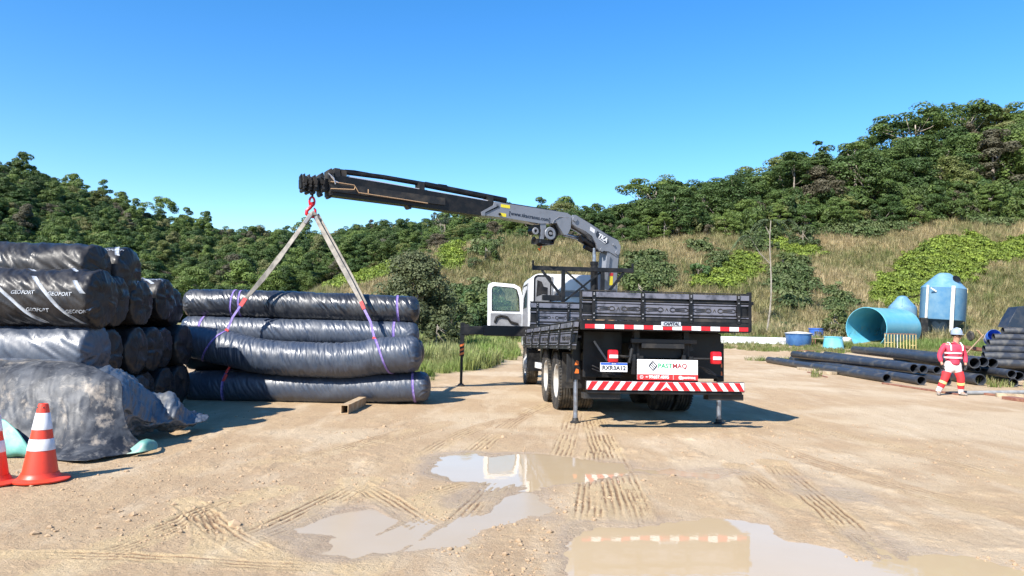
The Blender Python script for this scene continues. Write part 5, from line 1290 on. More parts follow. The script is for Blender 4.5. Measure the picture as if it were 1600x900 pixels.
for off, a0, a1 in ((0, tp2, l2), (.09, tp2, l2)):
    q = [lerpP(a0, a1, t)+Vector((off*.55, off, 0)) for t in np.linspace(0, 1, 9)]
    strip(q, [.07, .08, .085, .09, .085, .09, .085, .07, .055], .014, WEB, 'webbing_leg', sl_, [.2*math.sin(t*5+1) for t in np.linspace(0, 1, 9)])
strip([B(478, 347, .03), B(482, 338, .05), B(488, 333, .05), B(493, 338, .05), B(496, 345, .03)], .085, .03, WEB, 'webbing_eye', sl_)
MB().box(B(480, 343, .04), (.07, .07, .18), (0, .6, 0), .01).box(B(494, 342, .04), (.07, .07, .16), (0, -.4, 0), .01).build('wear_sleeve', GREY, sl_, world=True)
strip([at(384, 466, 13.70), at(376, 478, 13.68)], .075, .03, VRED, 'red_sleeve', sl_); strip([at(564, 471, 13.70), at(569, 483, 13.68)], .065, .03, VRED, 'red_sleeve', sl_)
def thof(f, s, px, py):
    th = np.linspace(-1.5, 1.9, 120); P = f(np.full(120, s), th, .01); a, b_ = proj(P); k = np.argmin((a-px)**2*.0+(b_-py)**2+(P[:, 1]-13.4)*0); return th[k]
# violet strap, straight part then round the slung roll
sBl0, sBl1 = .215, .12; sBr0, sBr1 = .825, .895
tA, tB_ = 1.35, -1.0
pl_ = fB(np.array([sBl0]), np.array([tA]), .012)[0]; pr_ = fB(np.array([sBr0]), np.array([tA]), .012)[0]
strip([at(377, 476, 13.69), at(364, 495, 13.62), Vector(pl_)], .04, .012, VIO, 'violet_sling', sl_); strip([at(568, 481, 13.69), at(579, 503, 13.62), Vector(pr_)], .045, .012, VIO, 'violet_sling', sl_)
o = band(fB, LB, sBl0, tA, sBl1, tB_-1.2, .034, VIO, 'violet_sling', off=.010); o.parent = sl_; o.matrix_parent_inverse = inv
o = band(fB, LB, sBr0, tA, sBr1, tB_-1.2, .04, VIO, 'violet_sling', off=.010); o.parent = sl_; o.matrix_parent_inverse = inv
for p in (pl_, pr_): MB().box(Vector(p)+Vector((0, -.01, 0)), (.07, .03, .05), (0, .6, 0), .008).build('red_patch', VRED, sl_, world=True)

# -- the printed rolls on the left
def geofort(f, L, s0, th0, size, mat, par, flip=False):
    Rm = .36
    def fn(v):
        s = s0+v.x/L; th = th0+v.y/Rm
        p = f(np.array([s]), np.array([th]), .006+v.z)[0]; return Vector(p)
    return text_mesh('GEOFORT', size, PRW, 'lettering', None, par, fn=fn, depth=0.0, bold=.0012, shear=.15)
def pband(f, L, s0, s1, th0, th1, w, par):
    return band(f, L, s0, th0, s1, th1, w, PRW, 'white_band', par, off=.004, n=40)
GR = 'printed black rolls piled on the left'
def proll(xe, D, z, r, seed, label, Ln=4.7, mat=GEO, yaw=0.0, prints=(), bands=(), res=(170, 84), amp=1.0, squash=1.0, dz=0, big=.02, shear=1.5):
    P = [Vector((xe-Ln, D-yaw*Ln, z+dz)), Vector((xe-Ln*.5, D-yaw*Ln*.5, z-.01)), Vector((xe, D, z))]
    o, f, L = roll(P, [r, r, r*.98], seed, mat, endr=.05, amp=amp, shear=shear, squash=squash, res=res, freq=.55, big=big, crump=.026)
    tag(o, label, 'roll', GR)
    for s0, th0, sz in prints:
        if s0 > .5: geofort(f, L, s0, th0, sz, PRW, o)
    for b_ in bands: pband(f, L, *b_, .062, o)
    return o, f, L
L_ = 4.7
proll(-5.08, 9.25, 1.745, .365, 51, 'nearest printed roll, showing white diagonal bands and lettering above the plain roll', prints=((.925, .12, .062), (.968, -.45, .062), (.865, -.42, .062), (.828, .16, .062)), bands=((.845, .972, .75, -.95), (.745, .875, .55, -.95), (.955, .984, .6, .15), (.80, .83, 1.5, 1.1), (.91, .94, 1.5, 1.1)), amp=1.9, res=(300, 120))
proll(-5.15, 9.30, 1.07, .35, 52, 'plain grey-black roll directly below the nearest lettered roll on the left', mat=FILM, amp=1.4, res=(240, 100))
proll(-5.28, 9.05, .66, .355, 53, 'low plain roll at the left edge, its top showing over the dusty tarpaulin', mat=FILM, res=(160, 80))
proll(-5.22, 9.35, .34, .33, 54, 'printed roll at the bottom of the left pile behind the dusty tarpaulin')
proll(-5.42, 9.72, 2.13, .345, 55, 'top roll at the left edge of the photo, creased and shiny above the lettered roll', amp=2.4, res=(260, 100), big=.03)
proll(-5.30, 10.0, 1.74, .35, 56, 'lettered roll just behind the nearest lettered roll, end in shade', prints=((.965, .9, .07),), bands=((.84, .90, 1.5, .7),))
proll(-5.36, 10.42, 2.13, .35, 57, 'rearmost of the two top rolls on the left pile, white corner band on its end', prints=((.955, 1.0, .07),), bands=((.955, .984, 1.5, .7),), amp=2)
k = 0
rowsD = [10.02, 10.75, 11.45, 12.15, 12.9]
for i, D in enumerate(rowsD):
    xs = [-5.36, -5.44, -5.62, -5.74, -5.86][i]
    for j, z in enumerate((1.68, 1.02, .35)):
        if i == 0 and j == 0: continue
        rr = [.33, .34, .34][j]; xj = xs+random.uniform(-.10, .12)+(.06*i if j == 2 else .03*i if j == 1 else 0)
        zz = z+(.04*(i % 2) if j == 0 else 0)
        lvl = ['top', 'middle', 'bottom'][j]; wh = ['second', 'third', 'fourth', 'fifth', 'last'][i]
        proll(xj, D, zz+(.09 if (j == 0 and i in (2, 3)) else 0), rr, 60+k, '%s roll in the %s column of the shaded left pile, end towards the truck' % (lvl, wh), prints=((.965, 1.15, .08),) if j == 0 else (), bands=((.9, .97, 1.6, .8),) if i in (1, 3) and j == 0 else (), res=(110, 64), amp=1.8, big=.03)
        k += 1
# rusty channel on the ground
RUST = M('rusty_timber', (.34, .22, .12), .85, c2=(.46, .37, .24), scale=6, bump=.4, bscale=25)
a = gd(538, 647); c = gd(566, 633); a.z = c.z = .075
hb_ = MB(); d = (c-a).normalized(); sd = Vector((d.y, -d.x, 0))
for s_ in (-1, 1): hb_.bar(a+sd*s_*.058, c+sd*s_*.058, .012, .15)
hb_.bar(a+Vector((0, 0, .069)), c+Vector((0, 0, .069)), .104, .011).bar(a-Vector((0, 0, .069)), c-Vector((0, 0, .069)), .104, .011)
tag(hb_.build('steel_channel', RUST), 'short rusty hollow beam lying on the ground in front of the bottom roll', 'beam')
# ================================================================== TARPAULINS, CONES, STORED GOODS, WORKER
def tarp_mat():
    m = bpy.data.materials.new('dusty_tarpaulin'); m.use_nodes = True; nt = m.node_tree; L = nt.links; b = nt.nodes['Principled BSDF']
    tc = _n(nt, 'ShaderNodeTexCoord')
    def ns(s, d, r=.6, dist=0.0):
        q = _n(nt, 'ShaderNodeTexNoise', Scale=s, Detail=float(d), Roughness=r, Distortion=dist); L.new(tc.outputs['Object'], q.inputs['Vector']); return q.outputs['Fac']
    def mrr(v, a, c, lo=0, hi=1):
        q = _n(nt, 'ShaderNodeMapRange'); q.inputs[1].default_value = a; q.inputs[2].default_value = c; q.inputs[3].default_value = lo; q.inputs[4].default_value = hi; L.new(v, q.inputs[0]); return q.outputs[0]
    def mx(f, a, c):
        q = _n(nt, 'ShaderNodeMix', data_type='RGBA'); L.new(f, q.inputs[0])
        for s_, v in ((6, a), (7, c)):
            if isinstance(v, tuple): q.inputs[s_].default_value = (*v, 1)
            else: L.new(v, q.inputs[s_])
        return q.outputs[2]
    c = mx(mrr(ns(3.2, 7, .62, .5), .42, .62), (.018, .021, .028), (.075, .08, .09))
    c = mx(mrr(ns(9, 8, .68, .5), .54, .68, 0, .5), c, (.24, .23, .215))
    c = mx(mrr(ns(1.3, 6, .7, .5), .54, .66, 0, .8), c, (.46, .385, .30))
    L.new(c, b.inputs['Base Color']); b.inputs['Roughness'].default_value = .52; b.inputs['Specular IOR Level'].default_value = .35
    bp = _n(nt, 'ShaderNodeBump', Strength=.3, Distance=.02); L.new(ns(7, 4, .5, .2), bp.inputs['Height']); L.new(bp.outputs[0], b.inputs['Normal'])
    return m
TARP = tarp_mat()
TEAL = M('teal_underside', (.10, .30, .25), .5, c2=(.33, .38, .31), scale=4, lo=.45, hi=.7, bump=.2, bscale=12)
FOLD = plastic('blue_grey_sheet', (.06, .075, .10), .33, (.13, .13, .13), bs=5, bst=.4)
def cloth(ctrl, nu, nv, amp, seed, mat, name, parent=None, fs=3.0, thick=.006):
    """ctrl: rows of world points"""
    rows = [resample(r, nu) for r in ctrl]; A = np.array(rows); out = np.zeros((nv, nu, 3))
    for j in range(nu): out[:, j] = resample(A[:, j], nv)
    du = np.gradient(out, axis=1); dv = np.gradient(out, axis=0); nn = np.cross(du, dv); nn /= np.linalg.norm(nn, axis=-1)[..., None]+1e-9
    flip = np.sign(nn[..., 2:3]+1e-6); nn = nn*np.where(flip == 0, 1, flip)
    x, y, z = out[..., 0], out[..., 1], out[..., 2]
    w = amp*(fbm(x*fs, (y+z)*fs, 3, seed)*.8+.5*(1-np.abs(fbm(x*fs*1.6+z, (z-y)*fs*1.1, 2, seed+1))*2.6)+.22*(1-np.abs(fbm(x*fs*4+z*3, (z-y)*fs*3, 2, seed+2))*2.6))
    out = out+nn*w[..., None]; out[..., 2] = np.maximum(out[..., 2], .008)
    i = np.arange(nv-1)[:, None]*nu; j = np.arange(nu-1)[None, :]
    F = np.stack([i+j, i+j+1, i+j+nu+1, i+j+nu], -1).reshape(-1, 4)
    o = mobj(name, np_mesh(name, out.reshape(-1, 3), F, mat), parent)
    sm = o.modifiers.new('thickness', 'SOLIDIFY'); sm.thickness = thick; sm.offset = -1
    return o
def rowp(l): return [at(*p) for p in l]
t1 = cloth([rowp([(-150, 556, 9.2), (-40, 558, 9.2), (40, 560, 9.2), (100, 564, 9.15), (126, 568, 9.1)]),
 rowp([(-150, 566, 8.72), (-40, 566, 8.72), (45, 567, 8.72), (110, 570, 8.70), (150, 577, 8.75)]),
 rowp([(-150, 600, 8.5), (-40, 592, 8.52), (50, 588, 8.5), (125, 588, 8.5), (188, 597, 8.58)]),
 rowp([(-150, 640, 8.38), (-40, 625, 8.40), (52, 618, 8.36), (125, 622, 8.38), (192, 632, 8.5)]),
 rowp([(-150, 665, 8.3), (-40, 650, 8.30), (55, 655, 8.27), (130, 658, 8.25), (200, 667, 8.45)]),
 rowp([(-150, 690, 8.2), (-30, 668, 8.2), (52, 690, 8.17), (130, 692, 8.1), (216, 688, 8.5)]),
 rowp([(-150, 712, 8.1), (-20, 690, 8.1), (58, 712, 8.05), (120, 721, 7.80), (182, 713, 8.08), (243, 699, 8.68)])], 160, 130, .018, 5, TARP, 'tarpaulin', fs=2.6)
tag(t1, 'dusty grey tarpaulin draped over the low rolls behind the traffic cones', 'tarpaulin')
fl = cloth([rowp([(-90, 640, 8.16), (-20, 648, 8.14), (8, 656, 8.12)]), rowp([(-90, 665, 8.08), (-20, 672, 8.05), (30, 676, 8.06)]), rowp([(-90, 700, 8.0), (-20, 706, 7.97), (50, 706, 8.0)]), rowp([(-90, 712, 8.05), (-20, 714, 8.03), (52, 713, 8.02)])], 30, 24, .012, 9, TEAL, 'folded_back_underside', t1, fs=4)
cr = cloth([rowp([(204, 702, 8.28), (222, 688, 8.38), (240, 688, 8.72)]), rowp([(206, 706, 8.25), (228, 692, 8.30), (246, 694, 8.6)]), rowp([(198, 710, 8.2), (226, 706, 8.25), (245, 702, 8.45)])], 24, 14, .006, 12, TEAL, 'folded_back_underside', t1, fs=5)
t2 = cloth([rowp([(150, 585, 8.9), (166, 574, 9.0), (178, 578, 9.2), (196, 583, 9.5), (236, 612, 9.8), (262, 622, 9.9), (290, 640, 10.0), (318, 648, 10.2)]),
 rowp([(150, 600, 8.7), (172, 590, 8.8), (196, 592, 9.0), (220, 608, 9.3), (246, 630, 9.5), (268, 618, 9.7), (292, 645, 9.85), (326, 652, 10.1)]),
 rowp([(170, 640, 8.6), (190, 620, 8.7), (206, 628, 8.95), (226, 640, 9.2), (246, 652, 9.35), (272, 642, 9.5), (290, 655, 9.7), (322, 657, 9.9)]),
 rowp([(180, 670, 8.6), (198, 650, 8.75), (212, 655, 8.95), (232, 662, 9.2), (252, 664, 9.35), (276, 660, 9.5), (292, 663, 9.65), (310, 661, 9.8)]),
 rowp([(190, 688, 8.9), (205, 682, 9.1), (222, 680, 9.3), (238, 676, 9.4), (244, 672, 9.5), (268, 676, 9.65), (288, 669, 9.85), (305, 664, 9.95)])], 150, 90, .040, 21, FOLD, 'plastic_sheet', fs=4.2)
tag(t2, 'crumpled blue-grey plastic sheet heaped on the ground right of the dusty tarpaulin', 'sheet')
# cones
CORG = M('cone_orange', (.72, .055, .025), .42, c2=(.55, .05, .03), scale=6, lo=.5, hi=.75)
CWH = M('cone_reflective_white', (.70, .70, .74), .45, c2=(.55, .54, .53), scale=8)
def cone(px, py, label, rz=0.0):
    p = gd(px, py); o = empty('traffic_cone', p, (0, 0, rz), label=label, cat='traffic cone', group='orange and white traffic cones')
    prof = [(.155, .045), (.044, .70), (.040, .713), (.02, .716), (.018, .70)]
    def rz_(z): return .155-(.155-.044)*(z-.045)/.655
    MB().lathe([(.22, .0), (.25, .006), (.255, .02), (.235, .028), (.18, .036), (.162, .06), (.157, .075), (.0, .075)], 40).build('base', CORG, o, smooth=True)
    MB().lathe([(rz_(.05), .05), (rz_(.28), .28), (rz_(.63), .63), (rz_(.70), .70), (.040, .713), (.022, .716), (.018, .69)], 40).build('body', CORG, o, smooth=True)
    for z0, z1 in ((.285, .39), (.475, .63)): MB().lathe([(rz_(z0)+.0005, z0), (rz_(z0)+.0035, z0+.002), (rz_(z1)+.0035, z1-.002), (rz_(z1)+.0005, z1)], 40).build('reflective_band', CWH, o, smooth=True, angle=60)
    MB().tube([(-.03, -.036, .68), (.03, -.036, .68)], .008, 8).build('top_hole', BLK, o)
cone(62, 750, 'orange and white traffic cone seen whole, right one of the pair'); cone(-17, 755, 'traffic cone cut by the left edge of the photo', .4)
# ---- stored black pipes
PE = M('black_pipe', (.028, .032, .042), .38, c2=(.10, .095, .085), scale=3, rv=.3, lo=.5, hi=.75, bump=.1, bscale=30)
def pipe(a, c, r, label, wall=.09, mat=None, n=22, grp='black plastic pipes stored on the right', bow=0.0, name='black_pipe'):
    a = Vector(a); c = Vector(c); L = (c-a).length; d = (c-a).normalized()
    s_ = d.cross(Vector((0, 0, 1))).normalized(); u = s_.cross(d).normalized(); Mx = Matrix((s_, u, d)).transposed()
    w = r*(1-wall*1.6); prof = [(w, 1.2), (w, .004), (r*.97, 0), (r, .01)]+[(r, L*t) for t in (.2, .4, .6, .8)]+[(r, L-.01), (r*.97, L), (w, L-.004), (w, L-1.2)]
    if L < 2.6: prof = [(w, L/2-.01), (w, .004), (r*.97, 0), (r, .01), (r, L-.01), (r*.97, L), (w, L-.004), (w, L/2+.01)]
    vs = MB().lathe(prof, n, 'z', Mx=Mx, c=(0, 0, 0))
    if bow: vs.v = [tuple(Vector(v)+s_*bow*math.sin(math.pi*max(0, min(1, Vector(v).dot(d)/L)))) for v in vs.v]
    o = vs.build(name, mat or PE, None, smooth=True); o.location = a
    return tag(o, label, 'pipe', grp)
def pz(px, py, D, z=None):
    p = at(px, py, D); 
    if z is not None: p.z = z
    return p
LABS = [
 ((1386, 590, 21.9), (1201, 564, 32.0), .135, .135, .135, 'front black pipe on the ground, its open end nearest the bare yard'),
 ((1276, 575, 27.5), (1214, 561, 33.5), .10, .10, .10, 'thin short black pipe whose open end shows left of the front pipe'),
 ((1440, 597, 21.2), (1237, 560, 33.0), .135, .135, .135, 'second pipe on the ground, its end just left of the worker'),
 ((1428.5, 575.6, 22.6), (1240, 554, 31.9), .145, .40, .40, 'long black pipe lying across the front two, reaching farthest left'),
 ((1443, 578, 22.5), (1262, 553, 32.2), .135, .39, .40, 'pipe on the second layer right beside the long crossing pipe'),
 ((1464.7, 581, 22.4), (1290, 552, 32.4), .12, .38, .42, 'pipe on the second layer directly behind the worker'),
 ((1523, 566, 22.0), (1335, 546, 33), .165, .64, .62, 'large pipe end in the top row right of the worker, left of three'),
 ((1536.7, 564, 22.4), (1360, 545, 33), .155, .66, .62, 'middle one of three open pipe ends right of the worker'),
 ((1551, 566.7, 22.6), (1385, 546, 33), .16, .62, .62, 'right one of three open pipe ends right of the worker'),
 ((1532, 591, 21.6), (1330, 556, 32), .165, .17, .17, 'large low pipe end on the ground just right of the worker'),
 ((1527.5, 576.7, 22.3), (1420, 556, 31), .085, .44, .42, 'thin pipe squeezed between large pipes right of the worker'),
 ((1581, 582.5, 21.3), (1400, 552, 31), .125, .37, .38, 'medium pipe ending near the right edge of the photo'),
 ((1592.5, 587, 21.6), (1440, 553, 32), .14, .30, .32, 'pipe end at the right edge of the photo'),
 ((1584, 594, 21.3), (1480, 560, 30), .12, .13, .13, 'low pipe end near the right edge, resting on the ground'),
 ((1480, 600, 21.3), (1300, 562, 32), .12, .12, .12, 'pipe on the ground passing behind the legs of the worker'),
]
for (n_, f_, r, z0, z1, lab) in LABS: pipe(pz(*n_, z0), pz(*f_, z1), r, lab)
for k, (D0, x0, x1) in enumerate(((32.6, 1310, 1470), (32.0, 1330, 1490), (31.0, 1440, 1560))):
    pipe(pz(x1, 560, D0-5, .16), pz(x0, 555, D0+1.5, .16), .16, ['pipe in the lower layer at the back of the pipe store, left', 'pipe in the lower layer at the back of the pipe store, middle', 'pipe in the lower layer at the back of the pipe store, right'][k])
stk = [(1566.7, 517, .125), (1552, 526.7, .125), (1544, 536, .13), (1537, 545.5, .13), (1536, 556, .135), (1550, 567, .13)]
ords = ['topmost', 'second', 'third', 'fourth', 'fifth', 'lowest visible']
for i, (px_, py_, r) in enumerate(stk):
    D = 25.2-.22*i; a = at(px_, py_, D); pipe(a, Vector((a.x+7, D-1.0, a.z-.05)), r, '%s black pipe of the sideways stack at the right edge' % ords[i], mat=PE)
for i in range(4):
    for z_ in (.14, .40): 
        a = at(1556+4*i, 560, 25.0+.3*i); pipe(Vector((a.x, 24.9+.32*i, z_)), Vector((a.x+7, 23.9+.32*i, z_)), .13, 'black pipe hidden low inside the sideways stack', grp='pipes low in the sideways stack')
for i in range(2):
    for z_ in (.68, .95, 1.22): a = at(1566, 545, 25.7+.3*i); pipe(Vector((a.x, 25.6+.3*i, z_)), Vector((a.x+7, 24.6+.3*i, z_)), .13, 'black pipe in the rear rows of the sideways stack', grp='rear rows of the sideways stack')
sh = MB().prism([at(1566, 511, 25.9), at(1571, 500, 25.95), at(1583, 480, 26.0), at(1606, 478, 26.0), at(1680, 480, 26.0), at(1680, 516, 25.9)], (0, .5, 0))
tag(sh.build('black_cover', FILMD), 'black sheet folded on top of the sideways pipe stack at the right edge', 'cover')
# planks, pole and pallet on the ground at the right
WOOD = M('weathered_plank', (.42, .34, .23), .85, c2=(.26, .19, .12), scale=8, bump=.3, bscale=30)
BRN = M('red_brown_timber', (.20, .075, .05), .8, c2=(.30, .16, .10), scale=7)
tag(MB().tube([gd(1508, 614, .05), gd(1620, 613, .05)], .055, 10).build('grey_pole', M('grey_pole', (.30, .30, .29), .7, c2=(.2, .2, .2)), smooth=True), 'pale grey pole lying on the ground right of the worker', 'pole')
def plank(p0, p1, w, h, lab, mat=WOOD, z=.0):
    a = gd(*p0); c = gd(*p1); a.z = c.z = h/2+z+.004; return tag(MB().bar(a, c, w, h, bev=.006).build('plank', mat), lab, 'plank', 'loose timber by the pipes')
plank((1514, 614), (1555, 619), .12, .05, 'red-brown board lying right of the worker boots', BRN); plank((1556, 620), (1600, 622), .10, .09, 'pale timber at the right edge in front of the pole')
plank((1574, 624), (1625, 631), .3, .07, 'red-brown board at the lower right edge', BRN); plank((1250, 577), (1270, 580), .25, .08, 'pale block under the thin short pipe'); plank((1283, 584), (1304, 586), .25, .10, 'pale block in front of the front black pipe')
plank((1262, 582), (1292, 590), .06, .03, 'dark stick in front of the pipes', BRN)
plank((1380, 600), (1500, 618), .1, .04, 'long brown board under the ends of the front pipes', BRN)
# ---- far side of the yard
CYAN = M('cyan_fibreglass', (.12, .44, .57), .35, c2=(.20, .50, .60), scale=.8, coat=.2, bump=.1, bscale=2)
CYIN = M('cyan_inside', (.09, .42, .60), .5, c2=(.14, .48, .62), scale=1.2)
BLUEP = M('faded_blue_fibreglass', (.075, .21, .36), .6, c2=(.17, .30, .40), scale=1.1, lo=.35, hi=.7, bump=.2, bscale=3)
BLUED = M('dark_blue_tank', (.03, .10, .26), .45, c2=(.06, .16, .34), scale=1.5)
BLUR = M('royal_blue', (.04, .13, .48), .4)
YLR = M('faded_yellow_rail', (.62, .52, .22), .5, c2=(.52, .36, .16), scale=3)
PWH = M('old_white_paint', (.68, .66, .60), .6, c2=(.5, .47, .4), scale=3)
def gz(x, y): return float(hill_h(np.array([x]), np.array([y]))[0])
# big open tank on its side
c0 = at(1353, 514, 56.0); c0.z = 1.60; dirT = Vector((math.sin(R(53)), math.cos(R(53)), 0)); r = 1.58
ct = empty('open_tank', (c0.x, c0.y, 0), label='huge cyan cylindrical tank lying on its side with its open end towards the yard', cat='tank')
s_ = Vector((-dirT.y, dirT.x, 0))*-1; Mx = Matrix((s_, Vector((0, 0, 1)), dirT)).transposed()
Lt = 5.8
MB().lathe([(r-.03, 0), (r, .0), (r+.012, .05), (r, .12), (r, Lt-.5), (r-.05, Lt-.2), (r-.5, Lt), (0, Lt+.05)], 56, 'z', Mx=Mx, c=(0, 0, 1.6)).build('shell', CYAN, ct, smooth=True)
MB().lathe([(r-.03, .0), (r-.04, .05), (r-.04, Lt-.5), (r-.5, Lt-.15), (0, Lt-.1)], 56, 'z', Mx=Mx, c=(0, 0, 1.6)).build('inner_wall', CYIN, ct, smooth=True)
# silo on posts
sx = at(1470, 480, 62).x; sz = gz(sx, 62)
si = empty('silo', (sx, 62, sz), (0, R(3.5), 0), label='tall faded blue silo with a conical top standing on white and yellow posts', cat='silo')
MB().lathe([(1.66, 1.55), (1.70, 1.62), (1.70, 4.15), (1.72, 4.2), (1.68, 4.28), (.70, 5.28), (.52, 5.42), (.38, 5.5), (0, 5.52)], 14).build('shell', BLUEP, si, smooth=True)
MB().lathe([(1.64, 1.6), (.35, .35), (.3, .2), (0, .2)], 36).build('hopper', M('dark_hopper', (.05, .09, .14), .7), si, smooth=True)
MB().lathe([(0, 0), (.30, 0), (.33, .03), (.0, .04)], 20, 'z', Mx=Matrix.Rotation(R(55), 3, 'X'), c=(.38, -1.08, 5.0)).build('hatch_opening', BLK, si, smooth=True)
for a_, mt, w in ((262, PWH, .26), (350, YLR, .16), (200, PWH, .16), (90, PWH, .16)):
    ca, sa = math.cos(R(a_)), math.sin(R(a_)); MB().bar((ca*1.8, sa*1.8, -.3), (ca*1.78, sa*1.78, 4.35), w, .12, up=(ca, sa, 0), bev=.01).build('post', mt, si)
MB().box((-1.5, -1.15, 3.95), (.55, .05, .12), (0, .5, 0)).build('ladder_hook', PWH, si)
s2 = empty('small_silo', (at(1410, 480, 66).x, 66, gz(at(1410, 480, 66).x, 66)), label='smaller blue silo whose conical top peeks over the big cyan tank', cat='silo')
MB().lathe([(1.15, 0), (1.15, 1.35), (1.1, 1.5), (.5, 2.15), (.42, 2.35), (.2, 2.45), (0, 2.47)], 32).build('shell', BLUEP, s2, smooth=True)
for a_ in range(0, 360, 60): ca, sa = math.cos(R(a_)), math.sin(R(a_)); MB().bar((ca*1.14, sa*1.14, 1.5), (ca*.5, sa*.5, 2.2), .06, .05).build('rib', BLUEP, s2)
bx_ = at(1441, 512, 60.5); tag(MB().box((bx_.x, 60.5, gz(bx_.x, 60.5)+.85), (.55, .8, 1.9), bev=.05).build('dark_cabinet', DUST), 'dark weathered cabinet between the cyan tank and the tall silo', 'cabinet')
# tubs
def tub(px, D, r0, r1, h, mat, lab, lid=None, name='water_tub'):
    x = at(px, 530, D).x; o = empty(name, (x, D, gz(x, D)), label=lab, cat='tub', group='plastic water tubs at the back of the yard')
    MB().lathe([(r0*.97, 0), (r0, .03), (r1*.98, h-.08), (r1, h-.07), (r1+.03, h-.06), (r1+.03, h), (r1-.03, h), (r0-.05, .06), (0, .05)], 32).build('wall', mat, o, smooth=True)
    if lid: MB().lathe([(r1+.05, h+.0), (r1+.06, h+.03), (r1*.6, h+.11), (r1*.2, h+.15), (0, h+.15)], 32).build('lid', lid, o, smooth=True)
tub(1247.5, 54.5, .85, .93, .88, BLUED, 'dark blue tub with a white lid, left one of the tubs', PWH)
tub(1276, 58.5, .50, .60, .98, BLUR, 'bright blue tub standing behind the lidded tub')
tub(1302, 53.0, .72, .62, .88, CYAN, 'pale turquoise upturned tub left of the huge tank')
x = at(1321, 535, 55).x; tag(MB().lathe([(.0, 0), (.40, 0), (.46, .4), (.44, .8), (.3, .88), (0, .9)], 24, 'z', (x, 55, 0)).build('white_drum', PWH, smooth=True), 'small white drum between the turquoise tub and the huge tank', 'drum')
tb = empty('low_table', (at(1281, 535, 55.5).x, 55.5, 0), label='rusty low frame standing between the blue and turquoise tubs', cat='frame')
MB().box((0, 0, .74), (1.0, .6, .05)).build('top', WOOD, tb)
for a_, c_ in ((-.45, -.25), (.45, -.25), (-.45, .25), (.45, .25)): MB().box((a_, c_, .36), (.05, .05, .72)).build('leg', BRN, tb)
fr_ = MB()
for px_ in (1245, 1252, 1259, 1271): fr_.tube([gd(px_, 548, 0), gd(px_, 548, .35)], .02, 6)
fr_.tube([gd(1245, 548, .33), gd(1271, 548, .33)], .02, 6); tag(fr_.build('rusty_frame', BRN), 'thin rusty frame lying in front of the lidded tub', 'frame')
# yellow barrier
yb = empty('barrier', (at(1407, 545, 52.5).x, 52.5, 0), (0, 0, R(8)), label='faded yellow picket barrier standing in front of the huge cyan tank', cat='barrier')
MB().box((0, 0, 1.24), (2.45, .05, .05)).build('top_rail', BRN, yb); MB().box((0, 0, .12), (2.45, .04, .04)).build('bottom_rail', YLR, yb); MB().box((-.9, .0, .62), (.6, .04, .04)).build('mid_rail', YLR, yb); MB().box((1.0, .0, .45), (.4, .04, .04)).build('mid_rail', YLR, yb)
for k in range(11): MB().box((-1.2+.24*k, 0, .62), (.042, .035, 1.25)).build('picket', YLR if k != 4 else PWH, yb)
# white pipes and rubble behind the truck
for i, (ya, yb_, lab) in enumerate(((536.5, 537, 'lowest white pipe of the bundle behind the truck'), (532.5, 533, 'middle white pipe of the bundle behind the truck'), (529, 529.5, 'uppermost white pipe of the bundle behind the truck'))):
    D = 57.5+.34*(i % 2)-.0*i; z = [.20, .21, .54][i]; D = [55.0, 55.42, 55.21][i]
    x0 = at(1110, 530, D).x; x1 = at(1233, 530, D).x; pipe(Vector((x0, D, z)), Vector((x1, D+.3, z)), .20, lab, mat=M('white_pipe', (.72, .72, .72), .4), grp='white pipes behind the truck', name='white_pipe')
tag(pipe(at(1108, 544, 52.5)*1, at(1108, 544, 52.5)+Vector((.1, .1, 0)), .01, 'x'), 'x'); bpy.data.objects.remove(bpy.data.objects[[o.name for o in COL.objects if o.get('label') == 'x'][0]])
STN = M('grey_rubble', (.24, .25, .26), .9, c2=(.36, .33, .29), scale=2)
rg = np.random.default_rng(4)
def rock(seed, s):
    rr = np.random.default_rng(seed); bm = bmesh.new(); bmesh.ops.create_icosphere(bm, subdivisions=1, radius=1)
    for v in bm.verts: v.co = Vector((v.co.x*rr.uniform(.75, 1.2), v.co.y*rr.uniform(.75, 1.2), v.co.z*rr.uniform(.5, .9)))*s
    vs = [v.co.copy() for v in bm.verts]; fs = [tuple(v.index for v in f.verts) for f in bm.faces]; bm.free(); return vs, fs
for cxp, D, w, h, lab in ((1148, 60, 2.1, 1.0, 'heap of grey rubble behind the right end of the tailgate'), (1213, 62, .8, .45, 'small tangle of dark debris in the grass behind the white pipes')):
    c = at(cxp, 520, D); mb = MB(); c.z = gz(c.x, D)
    for i in range(260 if w > 1 else 60):
        a_, q = rg.uniform(0, 6.28), math.sqrt(rg.random()); hh = h*(1-q)**.8*rg.uniform(.2, 1); vs, fs = rock(i, rg.uniform(.06, .17)); mb.add([Vector(v)+Vector((q*w*math.cos(a_), q*1.1*math.sin(a_), hh)) for v in vs], fs)
    o = mb.build('rubble_heap', STN if w > 1 else DUST, None); o.location = c; tag(o, lab, 'rubble heap')
